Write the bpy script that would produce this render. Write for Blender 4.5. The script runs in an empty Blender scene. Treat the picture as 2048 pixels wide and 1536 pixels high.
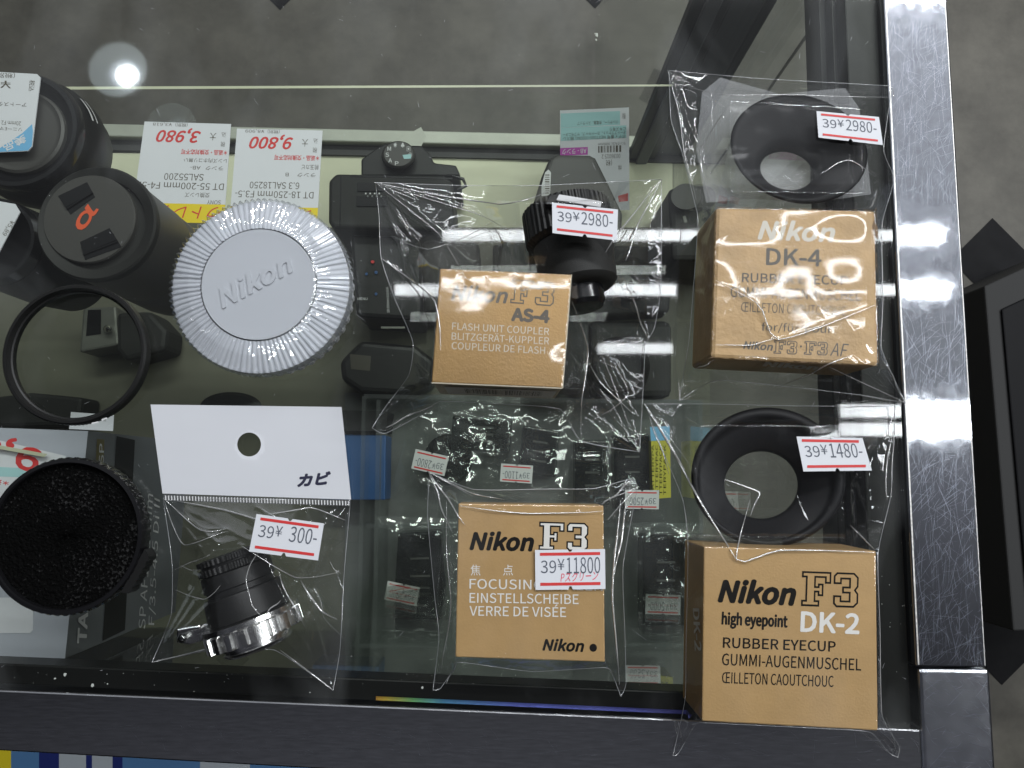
import bpy, bmesh, math, random, os
import numpy as np
from mathutils import Vector, Matrix, noise as mnoise

random.seed(7)
C = bpy.context.scene.collection
SC = bpy.context.scene

# ------------------------------------------------------------------ camera
CAM_H = 0.28                       # metres above the counter glass
FPX = 1480.0                       # focal length in pixels of the 2048 wide photo
VX, VY = 1000.0, 950.0             # where the vertical lines meet
_n = Vector((VX - 1024, VY - 768, FPX)).normalized()
_nl = Vector((1772 - 1024, -768, FPX)).cross(Vector((1838 - 1024, 1330 - 768, FPX)))
_Y = _nl.cross(_n).normalized()
if _Y.y > 0: _Y = -_Y
_Z = -_n
_X = _Y.cross(_Z).normalized()
cam_d = bpy.data.cameras.new('camera'); cam = bpy.data.objects.new('camera', cam_d); C.objects.link(cam)
cam_d.sensor_fit = 'HORIZONTAL'; cam_d.sensor_width = 36.0; cam_d.lens = 36.0 * FPX / 2048.0
cam_d.clip_start = 0.005; cam_d.clip_end = 50
def c2w(x, y, z):                  # image axes (x right, y down, z forward) to world
    d = Vector((x, y, z)); return Vector((d.dot(_X), d.dot(_Y), d.dot(_Z)))
r_, u_, f_ = c2w(1, 0, 0), c2w(0, -1, 0), c2w(0, 0, 1)
M = Matrix((( r_.x, u_.x, -f_.x, 0), (r_.y, u_.y, -f_.y, 0), (r_.z, u_.z, -f_.z, CAM_H), (0, 0, 0, 1)))
cam.matrix_world = M
SC.camera = cam
EYE = Vector((0, 0, CAM_H))
def ray(u, v): return c2w(u - 1024, v - 768, FPX)
def P(u, v, z=0.0):
    w = ray(u, v); t = (z - CAM_H) / w.z
    return EYE + w * t
def S(z, u=1000, v=950): return (P(u + 1, v, z) - P(u, v, z)).length

# ------------------------------------------------------------------ render settings, world, lamps
SC.view_settings.view_transform = 'Standard'; SC.view_settings.look = 'None'
SC.view_settings.exposure = 0; SC.view_settings.gamma = 1
SC.render.engine = 'CYCLES'
SC.cycles.max_bounces = 10; SC.cycles.transparent_max_bounces = 40; SC.cycles.glossy_bounces = 5
SC.cycles.diffuse_bounces = 3; SC.cycles.sample_clamp_indirect = 4.0
SC.cycles.caustics_reflective = False; SC.cycles.caustics_refractive = False
try:
    SC.cycles.use_denoising = True; SC.cycles.denoiser = 'OPENIMAGEDENOISE'
except Exception: pass
W = bpy.data.worlds.new('World'); SC.world = W; W.use_nodes = True
nt = W.node_tree; nt.nodes.clear()
wo = nt.nodes.new('ShaderNodeOutputWorld'); bg = nt.nodes.new('ShaderNodeBackground')
tc = nt.nodes.new('ShaderNodeTexCoord'); sp = nt.nodes.new('ShaderNodeSeparateXYZ')
mr = nt.nodes.new('ShaderNodeMapRange'); mr.inputs[1].default_value = -1; mr.inputs[2].default_value = 1
cr = nt.nodes.new('ShaderNodeValToRGB')
e = cr.color_ramp.elements
e[0].position = 0.0; e[0].color = (.05, .05, .055, 1)
e[1].position = 1.0; e[1].color = (.42, .44, .48, 1)
for p_, c_ in ((.26, .05), (.32, .06), (.36, .045), (.40, .018), (.44, .02), (.50, .05), (.56, .11), (.62, .19), (.70, .32), (.78, .40)):
    q_ = e.new(p_); q_.color = (c_ * .95, c_ * .99, c_ * (1.07 if p_ > .55 else 1.18), 1)
nt.links.new(tc.outputs['Generated'], sp.inputs[0]); nt.links.new(sp.outputs['Y'], mr.inputs[0])
mz = nt.nodes.new('ShaderNodeMapRange'); mz.interpolation_type = 'SMOOTHSTEP'
mz.inputs[1].default_value = .35; mz.inputs[2].default_value = .9; mz.inputs[3].default_value = .06; mz.inputs[4].default_value = 1
vm = nt.nodes.new('ShaderNodeVectorMath'); vm.operation = 'SCALE'
nt.links.new(sp.outputs['Z'], mz.inputs[0]); nt.links.new(mz.outputs[0], vm.inputs['Scale'])
nt.links.new(mr.outputs[0], cr.inputs[0]); nt.links.new(cr.outputs[0], vm.inputs[0]); nt.links.new(vm.outputs[0], bg.inputs[0])
bg.inputs[1].default_value = 0.9
nt.links.new(bg.outputs[0], wo.inputs[0])
CEIL = 1.6
def mirror(u, v, z=CEIL):
    q = P(u, v, -z); return Vector((q.x, q.y, z))
def tube_lamp(u0, u1, v, wpx, L, col=(.93, .97, 1)):
    a, b = mirror(u0, v), mirror(u1, v)
    ld = bpy.data.lights.new('tube_or_fill_strip', 'AREA'); ld.shape = 'RECTANGLE'
    ld.size = (b - a).length; ld.size_y = wpx * S(-CEIL)
    ld.energy = L * math.pi * ld.size * ld.size_y; ld.color = col
    o = bpy.data.objects.new('tube_or_fill_strip', ld); C.objects.link(o)
    o.location = (a + b) / 2; o.rotation_euler = (0, 0, math.atan2((b - a).y, (b - a).x))
TL = 25.0
tube_lamp(885, 1884, 471, 23, TL)
tube_lamp(790, 1893, 580, 23, TL)
tube_lamp(1195, 1345, 697, 20, TL * .8)
tube_lamp(1680, 2400, 822, 26, TL)
tube_lamp(1680, 2400, 859, 26, TL)
TF = 72.0                             # added unseen fill strips, kept out of the glass's mirror view
for (x, y, k) in ((.1, 1.36, 1), (1.45, 1.36, 1), (.1, 1.48, 1), (1.45, 1.48, 1), (2.0, .9, 1), (2.0, .5, 1), (-.1, -1.2, .08), (2.1, -.3, .8), (.5, 2.3, .8)):
    ld = bpy.data.lights.new('tube_or_fill_strip', 'AREA'); ld.shape = 'RECTANGLE'; ld.size = 1.25; ld.size_y = .045
    ld.energy = TF * k * math.pi * ld.size * ld.size_y; ld.color = (.95, .98, 1)
    o = bpy.data.objects.new('tube_or_fill_strip', ld); C.objects.link(o); o.location = (x, y, CEIL)

# ------------------------------------------------------------------ materials
def lin(h):
    h = h.lstrip('#'); o = []
    for i in (0, 2, 4):
        c = int(h[i:i + 2], 16) / 255
        o.append(c / 12.92 if c <= .04045 else ((c + .055) / 1.055) ** 2.4)
    return tuple(o) + (1,)
def mat(name, color, rough=.5, metal=0.0, var=0.0, vscale=60, bump=0.0, bscale=400, spec=.5, stretch=None, coat=0, rvar=0, detail=4):
    m = bpy.data.materials.new(name); m.use_nodes = True
    t = m.node_tree; b = t.nodes['Principled BSDF']
    if isinstance(color, str): color = lin(color)
    if len(color) == 3: color = tuple(color) + (1,)
    b.inputs['Base Color'].default_value = color; b.inputs['Roughness'].default_value = rough
    b.inputs['Metallic'].default_value = metal; b.inputs['Specular IOR Level'].default_value = spec
    b.inputs['Coat Weight'].default_value = coat
    x = t.nodes.new('ShaderNodeTexCoord'); vec = x.outputs['Object']
    if stretch:
        mp = t.nodes.new('ShaderNodeMapping'); mp.inputs['Scale'].default_value = stretch
        t.links.new(vec, mp.inputs[0]); vec = mp.outputs[0]
    if var or rvar:
        n = t.nodes.new('ShaderNodeTexNoise'); n.inputs['Scale'].default_value = vscale
        n.inputs['Detail'].default_value = detail; n.inputs['Roughness'].default_value = .6
        t.links.new(vec, n.inputs['Vector'])
        if var:
            r = t.nodes.new('ShaderNodeMapRange'); r.inputs[1].default_value = .3; r.inputs[2].default_value = .7
            r.inputs[3].default_value = 1 - var; r.inputs[4].default_value = 1 + var
            t.links.new(n.outputs[0], r.inputs[0])
            mx = t.nodes.new('ShaderNodeVectorMath'); mx.operation = 'SCALE'
            mx.inputs[0].default_value = color[:3]; t.links.new(r.outputs[0], mx.inputs['Scale'])
            t.links.new(mx.outputs[0], b.inputs['Base Color'])
        if rvar:
            r = t.nodes.new('ShaderNodeMapRange'); r.inputs[1].default_value = .3; r.inputs[2].default_value = .7
            r.inputs[3].default_value = max(0.02, rough - rvar); r.inputs[4].default_value = rough + rvar
            t.links.new(n.outputs[0], r.inputs[0]); t.links.new(r.outputs[0], b.inputs['Roughness'])
    if bump:
        n2 = t.nodes.new('ShaderNodeTexNoise'); n2.inputs['Scale'].default_value = bscale; n2.inputs['Detail'].default_value = 5
        t.links.new(vec, n2.inputs['Vector'])
        bp = t.nodes.new('ShaderNodeBump'); bp.inputs['Strength'].default_value = bump; bp.inputs['Distance'].default_value = .0005
        t.links.new(n2.outputs[0], bp.inputs['Height']); t.links.new(bp.outputs[0], b.inputs['Normal'])
    return m
def clear(name, f0=.05, tint=(1, 1, 1), rough=.02, haze=0.0, hazecol=(.8, .82, .85), bump=0, bscale=300, sheen=1.0, smudge_or_glare=0):
    """thin clear sheet: transparent + schlick weighted gloss + a little milky haze"""
    m = bpy.data.materials.new(name); m.use_nodes = True
    t = m.node_tree; t.nodes.clear()
    out = t.nodes.new('ShaderNodeOutputMaterial')
    tr = t.nodes.new('ShaderNodeBsdfTransparent'); tr.inputs[0].default_value = tuple(tint) + (1,)
    gl = t.nodes.new('ShaderNodeBsdfAnisotropic') if False else t.nodes.new('ShaderNodeBsdfGlossy')
    gl.inputs['Roughness'].default_value = rough
    gl.inputs['Color'].default_value = (sheen, sheen, sheen, 1)
    lw = t.nodes.new('ShaderNodeLayerWeight'); lw.inputs['Blend'].default_value = .5
    pw = t.nodes.new('ShaderNodeMath'); pw.operation = 'POWER'; pw.inputs[1].default_value = 5
    t.links.new(lw.outputs['Facing'], pw.inputs[0])
    ma = t.nodes.new('ShaderNodeMath'); ma.operation = 'MULTIPLY_ADD'
    ma.inputs[1].default_value = 1 - f0; ma.inputs[2].default_value = f0
    t.links.new(pw.outputs[0], ma.inputs[0])
    mix = t.nodes.new('ShaderNodeMixShader'); t.links.new(ma.outputs[0], mix.inputs[0])
    base = tr.outputs[0]
    if haze:
        df = t.nodes.new('ShaderNodeBsdfDiffuse'); df.inputs[0].default_value = tuple(hazecol) + (1,)
        mh = t.nodes.new('ShaderNodeMixShader'); mh.inputs[0].default_value = haze
        if smudge_or_glare:
            x_ = t.nodes.new('ShaderNodeTexCoord'); mp_ = t.nodes.new('ShaderNodeMapping'); mp_.inputs['Scale'].default_value = (26, 11, 1)
            ns = t.nodes.new('ShaderNodeTexNoise'); ns.inputs['Scale'].default_value = 1; ns.inputs['Detail'].default_value = 6; ns.inputs['Distortion'].default_value = .6
            mr_ = t.nodes.new('ShaderNodeMapRange'); mr_.inputs[1].default_value = .5; mr_.inputs[2].default_value = .78; mr_.inputs[3].default_value = haze; mr_.inputs[4].default_value = haze + smudge_or_glare
            t.links.new(x_.outputs['Object'], mp_.inputs[0]); t.links.new(mp_.outputs[0], ns.inputs['Vector']); t.links.new(ns.outputs[0], mr_.inputs[0]); t.links.new(mr_.outputs[0], mh.inputs[0])
        t.links.new(tr.outputs[0], mh.inputs[1]); t.links.new(df.outputs[0], mh.inputs[2]); base = mh.outputs[0]
    t.links.new(base, mix.inputs[1]); t.links.new(gl.outputs[0], mix.inputs[2])
    if bump:
        x = t.nodes.new('ShaderNodeTexCoord')
        n2 = t.nodes.new('ShaderNodeTexNoise'); n2.inputs['Scale'].default_value = bscale; n2.inputs['Detail'].default_value = 3
        t.links.new(x.outputs['Object'], n2.inputs['Vector'])
        bp = t.nodes.new('ShaderNodeBump'); bp.inputs['Strength'].default_value = bump; bp.inputs['Distance'].default_value = .0004
        t.links.new(n2.outputs[0], bp.inputs['Height'])
        t.links.new(bp.outputs[0], gl.inputs['Normal'])
    t.links.new(mix.outputs[0], out.inputs[0])
    return m
def glow(name, col, s):
    m = bpy.data.materials.new(name); m.use_nodes = True
    b = m.node_tree.nodes['Principled BSDF']; b.inputs['Base Color'].default_value = (.8, .8, .8, 1)
    b.inputs['Emission Color'].default_value = tuple(col) + (1,); b.inputs['Emission Strength'].default_value = s
    return m

K = {}
K['gold'] = mat('gold_card', (.455, .288, .122), .42, .15, var=.06, vscale=90, bump=.13, bscale=1300)
K['goldworn'] = mat('worn_gold_card', (.455, .295, .135), .5, .08, var=.14, vscale=70, bump=.5, bscale=500)
K['goldshine'] = mat('shiny_gold_card', (.36, .22, .085), .28, .45, var=.06, vscale=90, bump=.15, bscale=1500)
K['kraft'] = mat('brown_card_edge', (.16, .10, .05), .7, var=.2, vscale=200)
K['wear'] = mat('rubbed_card_edge', (.30, .20, .10), .7, var=.4, vscale=300)
K['cardcore'] = mat('pale_card_edge', (.55, .50, .40), .8)
K['ink'] = mat('black_ink', (.008, .007, .006), .6, spec=.1)
K['inkgrey'] = mat('brown_grey_ink', (.10, .085, .065), .5)
K['inkwhite'] = mat('white_ink', (.72, .70, .66), .55)
K['inksilver'] = mat('silver_ink', (.56, .52, .45), .45, .1)
K['stamp'] = mat('stamp_ink', (.09, .10, .13), .6, var=.25, vscale=2500)
K['paper'] = mat('white_paper', (.66, .67, .71), .6)
K['papergrey'] = mat('grey_white_paper', (.62, .62, .63), .6)
K['red'] = mat('red_print', (.60, .035, .035), .55)
K['redpen'] = mat('red_pen', (.70, .05, .10), .5)
K['pen'] = mat('black_marker', (.02, .02, .05), .5)
K['rubber'] = mat('black_rubber', (.009, .009, .010), .5, spec=.18, bump=.1, bscale=1500)
K['blackplastic'] = mat('black_plastic', (.010, .010, .010), .42, spec=.3, bump=.15, bscale=2500)
K['blackmatte'] = mat('matte_black_plastic', (.018, .018, .017), .6, spec=.3, bump=.2, bscale=2500)
K['blackgloss'] = mat('glossy_black_plastic', (.008, .008, .009), .18)
K['greyplastic'] = mat('dark_grey_plastic', (.05, .048, .045), .5, bump=.1, bscale=1500)
K['chrome'] = mat('chrome', (.90, .90, .89), .20, 1.0)
K['steel'] = mat('worn_steel', (.78, .80, .86), .045, 1.0, rvar=.015, vscale=220, var=.06)
K['steelh'] = mat('brushed_steel', (.60, .60, .62), .09, 1.0, rvar=.03, vscale=130, var=.22, stretch=(1, 9, 9), bump=.03, bscale=200)
K['scratch'] = mat('scratch_metal', (.42, .45, .52), .33, 1.0)
K['edgeglint'] = mat('painted_edge_glint', (.55, .54, .52), .5, 1.0, var=.4, vscale=700, rvar=.1)
def _twolobe(m, col, rough, fac):
    t = m.node_tree; b = t.nodes['Principled BSDF']; o = t.nodes['Material Output']
    g = t.nodes.new('ShaderNodeBsdfGlossy'); g.inputs['Color'].default_value = col; g.inputs['Roughness'].default_value = rough
    x = t.nodes.new('ShaderNodeMixShader'); x.inputs[0].default_value = fac
    t.links.new(b.outputs[0], x.inputs[1]); t.links.new(g.outputs[0], x.inputs[2]); t.links.new(x.outputs[0], o.inputs[0])
_twolobe(K['steel'], (.72, .75, .84, 1), .30, .045)      # mirror metal under a haze of hairline wear
_twolobe(K['steelh'], (.70, .71, .73, 1), .35, .10)
K['steelcap'] = mat('hazy_steel', (.72, .74, .80), .16, 1.0, rvar=.03, vscale=200, var=.08)
_twolobe(K['steelcap'], (.72, .74, .80, 1), .35, .10)
K['gasket'] = mat('black_gasket', (.008, .008, .008), .35, spec=.2, bump=.1, bscale=300)
K['darkchrome'] = mat('dark_chrome', (.30, .31, .30), .12, 1.0)
K['glass'] = clear('counter_glass', .046, (.90, .922, .885), .032, haze=.0015, hazecol=(.85, .88, .9), smudge_or_glare=.05)
K['shelfglass'] = clear('shelf_glass', .012, (.95, .97, .945), .0)
K['film'] = clear('cellophane', .044, (.975, .975, .975), 0.06, haze=.004, bump=.05, bscale=160, sheen=1.0, smudge_or_glare=.05)  # pale haze and its patches paint milky glare into the film
K['filmsoft'] = clear('soft_polythene', .06, (.97, .97, .97), .06, haze=.010, bump=.05, bscale=160)
K['filmhaze'] = clear('hazy_polythene', .008, (.985, .985, .985), .14, haze=.008, bump=.08, bscale=180)
K['filmold'] = clear('storage_bag_film', .055, (.97, .98, .97), .06, haze=.02, bump=.1, bscale=100)
K['seam'] = clear('film_seam', .25, (.9, .9, .9), .18, haze=.38)
K['fold_glint'] = clear('fold_glint_film', .40, (.9, .9, .9), .22, haze=.42, hazecol=(.9, .9, .9))
K['acrylic'] = clear('acrylic', .05, (.96, .98, .97), .03, haze=.04)
K['filterglass'] = clear('filter_glass', .02, (.86, .87, .85), .0)
K['clearcap'] = clear('clear_styrene', .12, (.97, .98, 1), .04, haze=.03, hazecol=(.85, .87, .92))
K['milk'] = mat('milky_plastic', (.55, .565, .585), .35, coat=.3)
K['milkrim'] = mat('milky_rim', (.66, .67, .69), .4)
K['board'] = mat('grey_green_board', (.115, .112, .085), .6, var=.3, vscale=7, bump=.05)
K['creamlit'] = mat('lit_cream_board', (.62, .62, .46), .6, var=.1, vscale=9)
K['alu'] = mat('dull_aluminium', (.40, .41, .36), .5, .3, var=.1, vscale=30)
K['darkbar'] = mat('dark_bar', (.03, .03, .03), .6)
K['edge'] = mat('glass_edge', (.52, .53, .38), .3)
K['postgrey'] = mat('grey_post_paint', (.10, .11, .12), .5)
K['postdark'] = mat('dark_post_paint', (.025, .028, .03), .5)
K['blue'] = mat('blue_card', (.02, .085, .25), .4)
K['lightblue'] = mat('light_blue_print', (.16, .42, .68), .55)
K['aqua'] = mat('aqua_print', (.36, .60, .62), .6)
K['magenta'] = mat('magenta_print', (.48, .08, .42), .6)
K['yellow'] = mat('yellow_print', (.75, .58, .02), .5)
K['yellowdim'] = mat('yellow_label', (.50, .46, .03), .5)
K['orange'] = mat('orange_paint', (.68, .10, .035), .5)
K['boxgrey'] = mat('grey_carton', (.15, .16, .17), .5, var=.05)
K['boxpale'] = mat('pale_grey_carton', (.42, .44, .50), .5)
K['goldfoil'] = mat('gold_foil', (.22, .19, .08), .4, .5)
K['silver'] = mat('silver_plastic', (.15, .15, .135), .4, .3)
K['felt'] = None
K['panelgrey'] = mat('grey_panel_frame', (.032, .032, .032), .6, spec=.15)
K['panelblack'] = mat('black_panel', (.005, .005, .006), .5, spec=.1)
K['postwhite'] = mat('poster_white', (.42, .44, .50), .5)
K['navy'] = mat('poster_navy', (.01, .02, .15), .5)
K['poblue'] = mat('poster_blue', (.08, .19, .40), .5)
K['rainbow'] = None
def _felt():
    m = mat('black_felt', (.006, .006, .006), .8, spec=.05)
    t = m.node_tree; b = t.nodes['Principled BSDF']
    x = t.nodes.new('ShaderNodeTexCoord'); n = t.nodes.new('ShaderNodeTexNoise')
    n.inputs['Scale'].default_value = 900; n.inputs['Detail'].default_value = 3
    t.links.new(x.outputs['Object'], n.inputs['Vector'])
    r = t.nodes.new('ShaderNodeValToRGB'); r.color_ramp.elements[0].position = .60; r.color_ramp.elements[0].color = (.002, .002, .002, 1)
    r.color_ramp.elements[1].position = .78; r.color_ramp.elements[1].color = (.03, .03, .03, 1)
    n3 = t.nodes.new('ShaderNodeTexNoise'); n3.inputs['Scale'].default_value = 70; n3.inputs['Detail'].default_value = 2; t.links.new(x.outputs['Object'], n3.inputs['Vector'])
    ad = t.nodes.new('ShaderNodeMath'); ad.operation = 'MULTIPLY_ADD'; ad.inputs[1].default_value = .45; t.links.new(n3.outputs[0], ad.inputs[0])
    sb = t.nodes.new('ShaderNodeMath'); sb.operation = 'SUBTRACT'; sb.inputs[1].default_value = .225; t.links.new(n.outputs[0], sb.inputs[0]); t.links.new(sb.outputs[0], ad.inputs[2])
    t.links.new(ad.outputs[0], r.inputs[0]); t.links.new(r.outputs[0], b.inputs['Base Color'])
    bp = t.nodes.new('ShaderNodeBump'); bp.inputs['Strength'].default_value = 1; bp.inputs['Distance'].default_value = .001
    t.links.new(n.outputs[0], bp.inputs['Height']); t.links.new(bp.outputs[0], b.inputs['Normal'])
    return m
K['felt'] = _felt()
def _rainbow():
    """rainbow reflection along the glass edge, painted as a colour ramp"""
    m = mat('painted_rainbow_glint', (.5, .5, .5), .38, .6)
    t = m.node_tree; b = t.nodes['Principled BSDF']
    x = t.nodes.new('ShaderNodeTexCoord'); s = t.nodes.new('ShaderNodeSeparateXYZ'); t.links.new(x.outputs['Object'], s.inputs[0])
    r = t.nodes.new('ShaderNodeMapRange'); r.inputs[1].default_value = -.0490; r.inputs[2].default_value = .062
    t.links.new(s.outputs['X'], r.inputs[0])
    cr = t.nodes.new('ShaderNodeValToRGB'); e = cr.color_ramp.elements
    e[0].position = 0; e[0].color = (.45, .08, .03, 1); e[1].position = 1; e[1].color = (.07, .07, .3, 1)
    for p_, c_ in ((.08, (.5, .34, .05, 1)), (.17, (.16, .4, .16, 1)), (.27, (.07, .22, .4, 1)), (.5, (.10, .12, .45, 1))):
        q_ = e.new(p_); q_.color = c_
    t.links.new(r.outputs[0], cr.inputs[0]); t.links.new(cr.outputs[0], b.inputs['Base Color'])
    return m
K['rainbow'] = _rainbow()
def _floor():
    m = mat('stone_tile', (.13, .125, .11), .55)
    t = m.node_tree; b = t.nodes['Principled BSDF']
    x = t.nodes.new('ShaderNodeTexCoord')
    n = t.nodes.new('ShaderNodeTexNoise'); n.inputs['Scale'].default_value = 9; n.inputs['Detail'].default_value = 9; n.inputs['Roughness'].default_value = .68
    t.links.new(x.outputs['Object'], n.inputs['Vector'])
    r = t.nodes.new('ShaderNodeValToRGB'); r.color_ramp.elements[0].position = .32; r.color_ramp.elements[0].color = (.046, .042, .033, 1)
    r.color_ramp.elements[1].position = .72; r.color_ramp.elements[1].color = (.108, .100, .082, 1)
    t.links.new(n.outputs[0], r.inputs[0]); t.links.new(r.outputs[0], b.inputs['Base Color'])
    return m
K['floor'] = _floor()
K['floorblack'] = mat('black_tile', (.009, .009, .010), .6, var=.2, vscale=30, spec=.1)

# ------------------------------------------------------------------ object helpers
OFF = {}
class MB:
    def __init__(s, T=None): s.v = []; s.f = []; s.m = []; s.T = T; s.mi = 0
    def add(s, vs, fs):
        o = len(s.v)
        for p in vs:
            p = Vector(p); s.v.append(s.T @ p if s.T else p)
        for q in fs: s.f.append([i + o for i in q]); s.m.append(s.mi)
    def prism(s, poly_bot, poly_top):
        n = len(poly_bot)
        s.add(list(poly_bot) + list(poly_top), [list(range(n))[::-1], list(range(n, 2 * n))] + [[i, (i + 1) % n, n + (i + 1) % n, n + i] for i in range(n)])
    def box(s, x0, x1, y0, y1, z0, z1):
        a = [(x0, y0), (x1, y0), (x1, y1), (x0, y1)]
        s.prism([(x, y, z0) for x, y in a], [(x, y, z1) for x, y in a])
    def lathe(s, prof, n=96, mod=None, cap0=True, cap1=True, close=False):
        vs = []; m = len(prof)
        for j, (r, z) in enumerate(prof):
            for i in range(n):
                a = 2 * math.pi * i / n
                rr, zz = (r, z) if mod is None else mod(j, i, r, z)
                vs.append((rr * math.cos(a), rr * math.sin(a), zz))
        fs = []
        for j in range(m - 1 if not close else m):
            for i in range(n):
                k = (i + 1) % n; j2 = (j + 1) % m
                fs.append([j * n + i, j * n + k, j2 * n + k, j2 * n + i])
        if not close:
            if cap0: fs.append(list(range(n))[::-1])
            if cap1: fs.append(list(range((m - 1) * n, m * n)))
        s.add(vs, fs)
    def tube(s, pts, r, n=6, taper=False):
        pts = [Vector(p) for p in pts]; vs = []; fs = []
        for i, p in enumerate(pts):
            d = (pts[min(i + 1, len(pts) - 1)] - pts[max(i - 1, 0)])
            d = d.normalized() if d.length > 1e-9 else Vector((1, 0, 0))
            a = d.cross(Vector((0, 0, 1)))
            a = a.normalized() if a.length > 1e-4 else Vector((1, 0, 0))
            b = d.cross(a)
            rr = r * (.25 + .75 * math.sin(math.pi * i / max(1, len(pts) - 1))) if taper else r
            for k in range(n):
                t = 2 * math.pi * k / n; vs.append(p + (a * math.cos(t) + b * math.sin(t)) * rr)
        for i in range(len(pts) - 1):
            for k in range(n): fs.append([i * n + k, i * n + (k + 1) % n, (i + 1) * n + (k + 1) % n, (i + 1) * n + k])
        s.add(vs, fs)
    def loft(s, rings, n=72, close=False, mod=None):
        """rings of image ellipses (u, v, ru, rv, rot_deg, z) standing at their own real height"""
        vs = []
        for (u, v, ru, rv, rot, z) in rings:
            c, q = math.cos(math.radians(rot)), math.sin(math.radians(rot))
            for i in range(n):
                a = -2 * math.pi * i / n; x, y = ru * math.cos(a), rv * math.sin(a)
                vs.append(P(u + x * c - y * q, v + x * q + y * c, z))
        m = len(rings); fs = []
        for j in range(m if close else m - 1):
            for i in range(n):
                k = (i + 1) % n; j2 = (j + 1) % m
                fs.append([j * n + i, j * n + k, j2 * n + k, j2 * n + i])
        s.add(vs, fs)
def obj(name, mb, mats, parent=None, loc=None, smooth=False, bevel=0, segs=2):
    if isinstance(mb, tuple): vs, fs, mi = mb[0], mb[1], None
    else: vs, fs, mi = mb.v, mb.f, mb.m
    if parent is not None: off = OFF[parent.name]
    else:
        off = Vector(loc) if loc is not None else Vector(np.mean(np.array([tuple(p) for p in vs]), axis=0).tolist())
    me = bpy.data.meshes.new(name)
    me.from_pydata((np.array([tuple(p) for p in vs]) - np.array(off)[None]).tolist(), [], fs)
    if not isinstance(mats, (list, tuple)): mats = [mats]
    for m in mats: me.materials.append(m)
    if mi and len(mats) > 1: me.polygons.foreach_set('material_index', mi)
    if smooth: me.polygons.foreach_set('use_smooth', [True] * len(me.polygons))
    me.update()
    o = bpy.data.objects.new(name, me); C.objects.link(o)
    if parent is not None: o.parent = parent
    else: o.location = off
    OFF[o.name] = off
    if bevel:
        b = o.modifiers.new('bevel', 'BEVEL'); b.width = bevel; b.segments = segs; b.limit_method = 'ANGLE'; b.angle_limit = math.radians(40)
    return o
def auto(o, deg=35):
    """smooth shading with sharp edges above an angle"""
    me = o.data; bm = bmesh.new(); bm.from_mesh(me)
    for f in bm.faces: f.smooth = True
    for e_ in bm.edges:
        if len(e_.link_faces) == 2 and e_.calc_face_angle(0) > math.radians(deg): e_.smooth = False
    bm.to_mesh(me); bm.free(); return o
def thing(name, label, cat, loc, group=None):
    o = bpy.data.objects.new(name, None); C.objects.link(o); o.location = loc; o.empty_display_size = .01
    OFF[o.name] = Vector(loc); return tag(o, label, cat, group)
def tag(o, label, cat, group=None):
    o['label'] = label; o['category'] = cat
    if group: o['group'] = group
    return o
# ---- lettering
_fp = os.path.join(bpy.utils.system_resource('DATAFILES') or '', 'fonts', 'Noto Sans CJK Regular.woff2')
try: FONT = bpy.data.fonts.load(_fp)
except Exception: FONT = None
_tc = {}
def text_geo(s, shear=0.0, space=1.0, ext=0.0):
    k_ = (s, shear, space, ext)
    if k_ in _tc: return _tc[k_]
    cu = bpy.data.curves.new('lettering', 'FONT'); cu.body = s; cu.size = 1; cu.shear = shear; cu.space_character = space
    cu.resolution_u = 3; cu.extrude = ext
    if FONT: cu.font = FONT
    o = bpy.data.objects.new('lettering', cu)
    me = bpy.data.meshes.new_from_object(o)
    vs = [tuple(v.co) for v in me.vertices]; fs = [list(p.vertices) for p in me.polygons]
    bpy.data.objects.remove(o); bpy.data.curves.remove(cu); bpy.data.meshes.remove(me)
    _tc[k_] = (vs, fs); return vs, fs
CAPH = max(p[1] for p in text_geo('H')[0])
class Plane:
    def __init__(s, p, n): s.p = Vector(p); s.n = Vector(n).normalized(); s.n = s.n if s.n.z >= 0 or abs(s.n.z) < .2 else -s.n
    def __call__(s, u, v, lift=0):
        w = ray(u, v); q = s.p + s.n * lift; t = (q - EYE).dot(s.n) / w.dot(s.n); return EYE + w * t
def flat(z): return Plane((0, 0, z), (0, 0, 1))
def plane3(a, b, c): return Plane(a, (b - a).cross(c - a))
def write(mb, pl, s, u0, v0, u1, v1, cap, bold=0.0, shear=0.0, space=1.0, lift=.00008, depth=0.0, up=None):
    """letters between two baseline points seen at (u0,v0) and (u1,v1) on a real plane"""
    vs, fs = text_geo(s, shear, space, 1 if depth else 0)
    if not vs: return
    vs = [(p[0] / CAPH, p[1] / CAPH, p[2]) for p in vs]
    xs = [p[0] for p in vs]; x0, x1 = min(xs), max(xs); wd = max(x1 - x0, 1e-6)
    d = Vector((u1 - u0, v1 - v0)).normalized()
    ud = Vector((d.y, -d.x)) if up is None else Vector(up).normalized()
    a = pl(u0, v0, lift); ex = (pl(u1, v1, lift) - a) / wd; ey = pl(u0 + ud.x * cap, v0 + ud.y * cap, lift) - a
    n = pl.n * depth; b = bold * 1.5; eu = ex.normalized() * ey.length
    offs = [(0, 0)] + ([(b * math.cos(k * math.pi / 4), b * math.sin(k * math.pi / 4)) for k in range(8)] if bold else [])
    for k, (ox, oy) in enumerate(offs):
        o_ = eu * ox + ey * oy + pl.n * (k * .0000012)
        A = np.array(vs); zc = (A[:, 2:3] * .5 + .5) if depth else np.zeros((len(A), 1))
        W_ = np.array(a + o_)[None] + (A[:, 0:1] - x0) * np.array(ex)[None] + A[:, 1:2] * np.array(ey)[None] + zc * np.array(n)[None]
        base = len(mb.v); mb.v.extend(map(tuple, W_.tolist())); mb.f.extend([[i + base for i in q_] for q_ in fs]); mb.m.extend([mb.mi] * len(fs))
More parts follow.
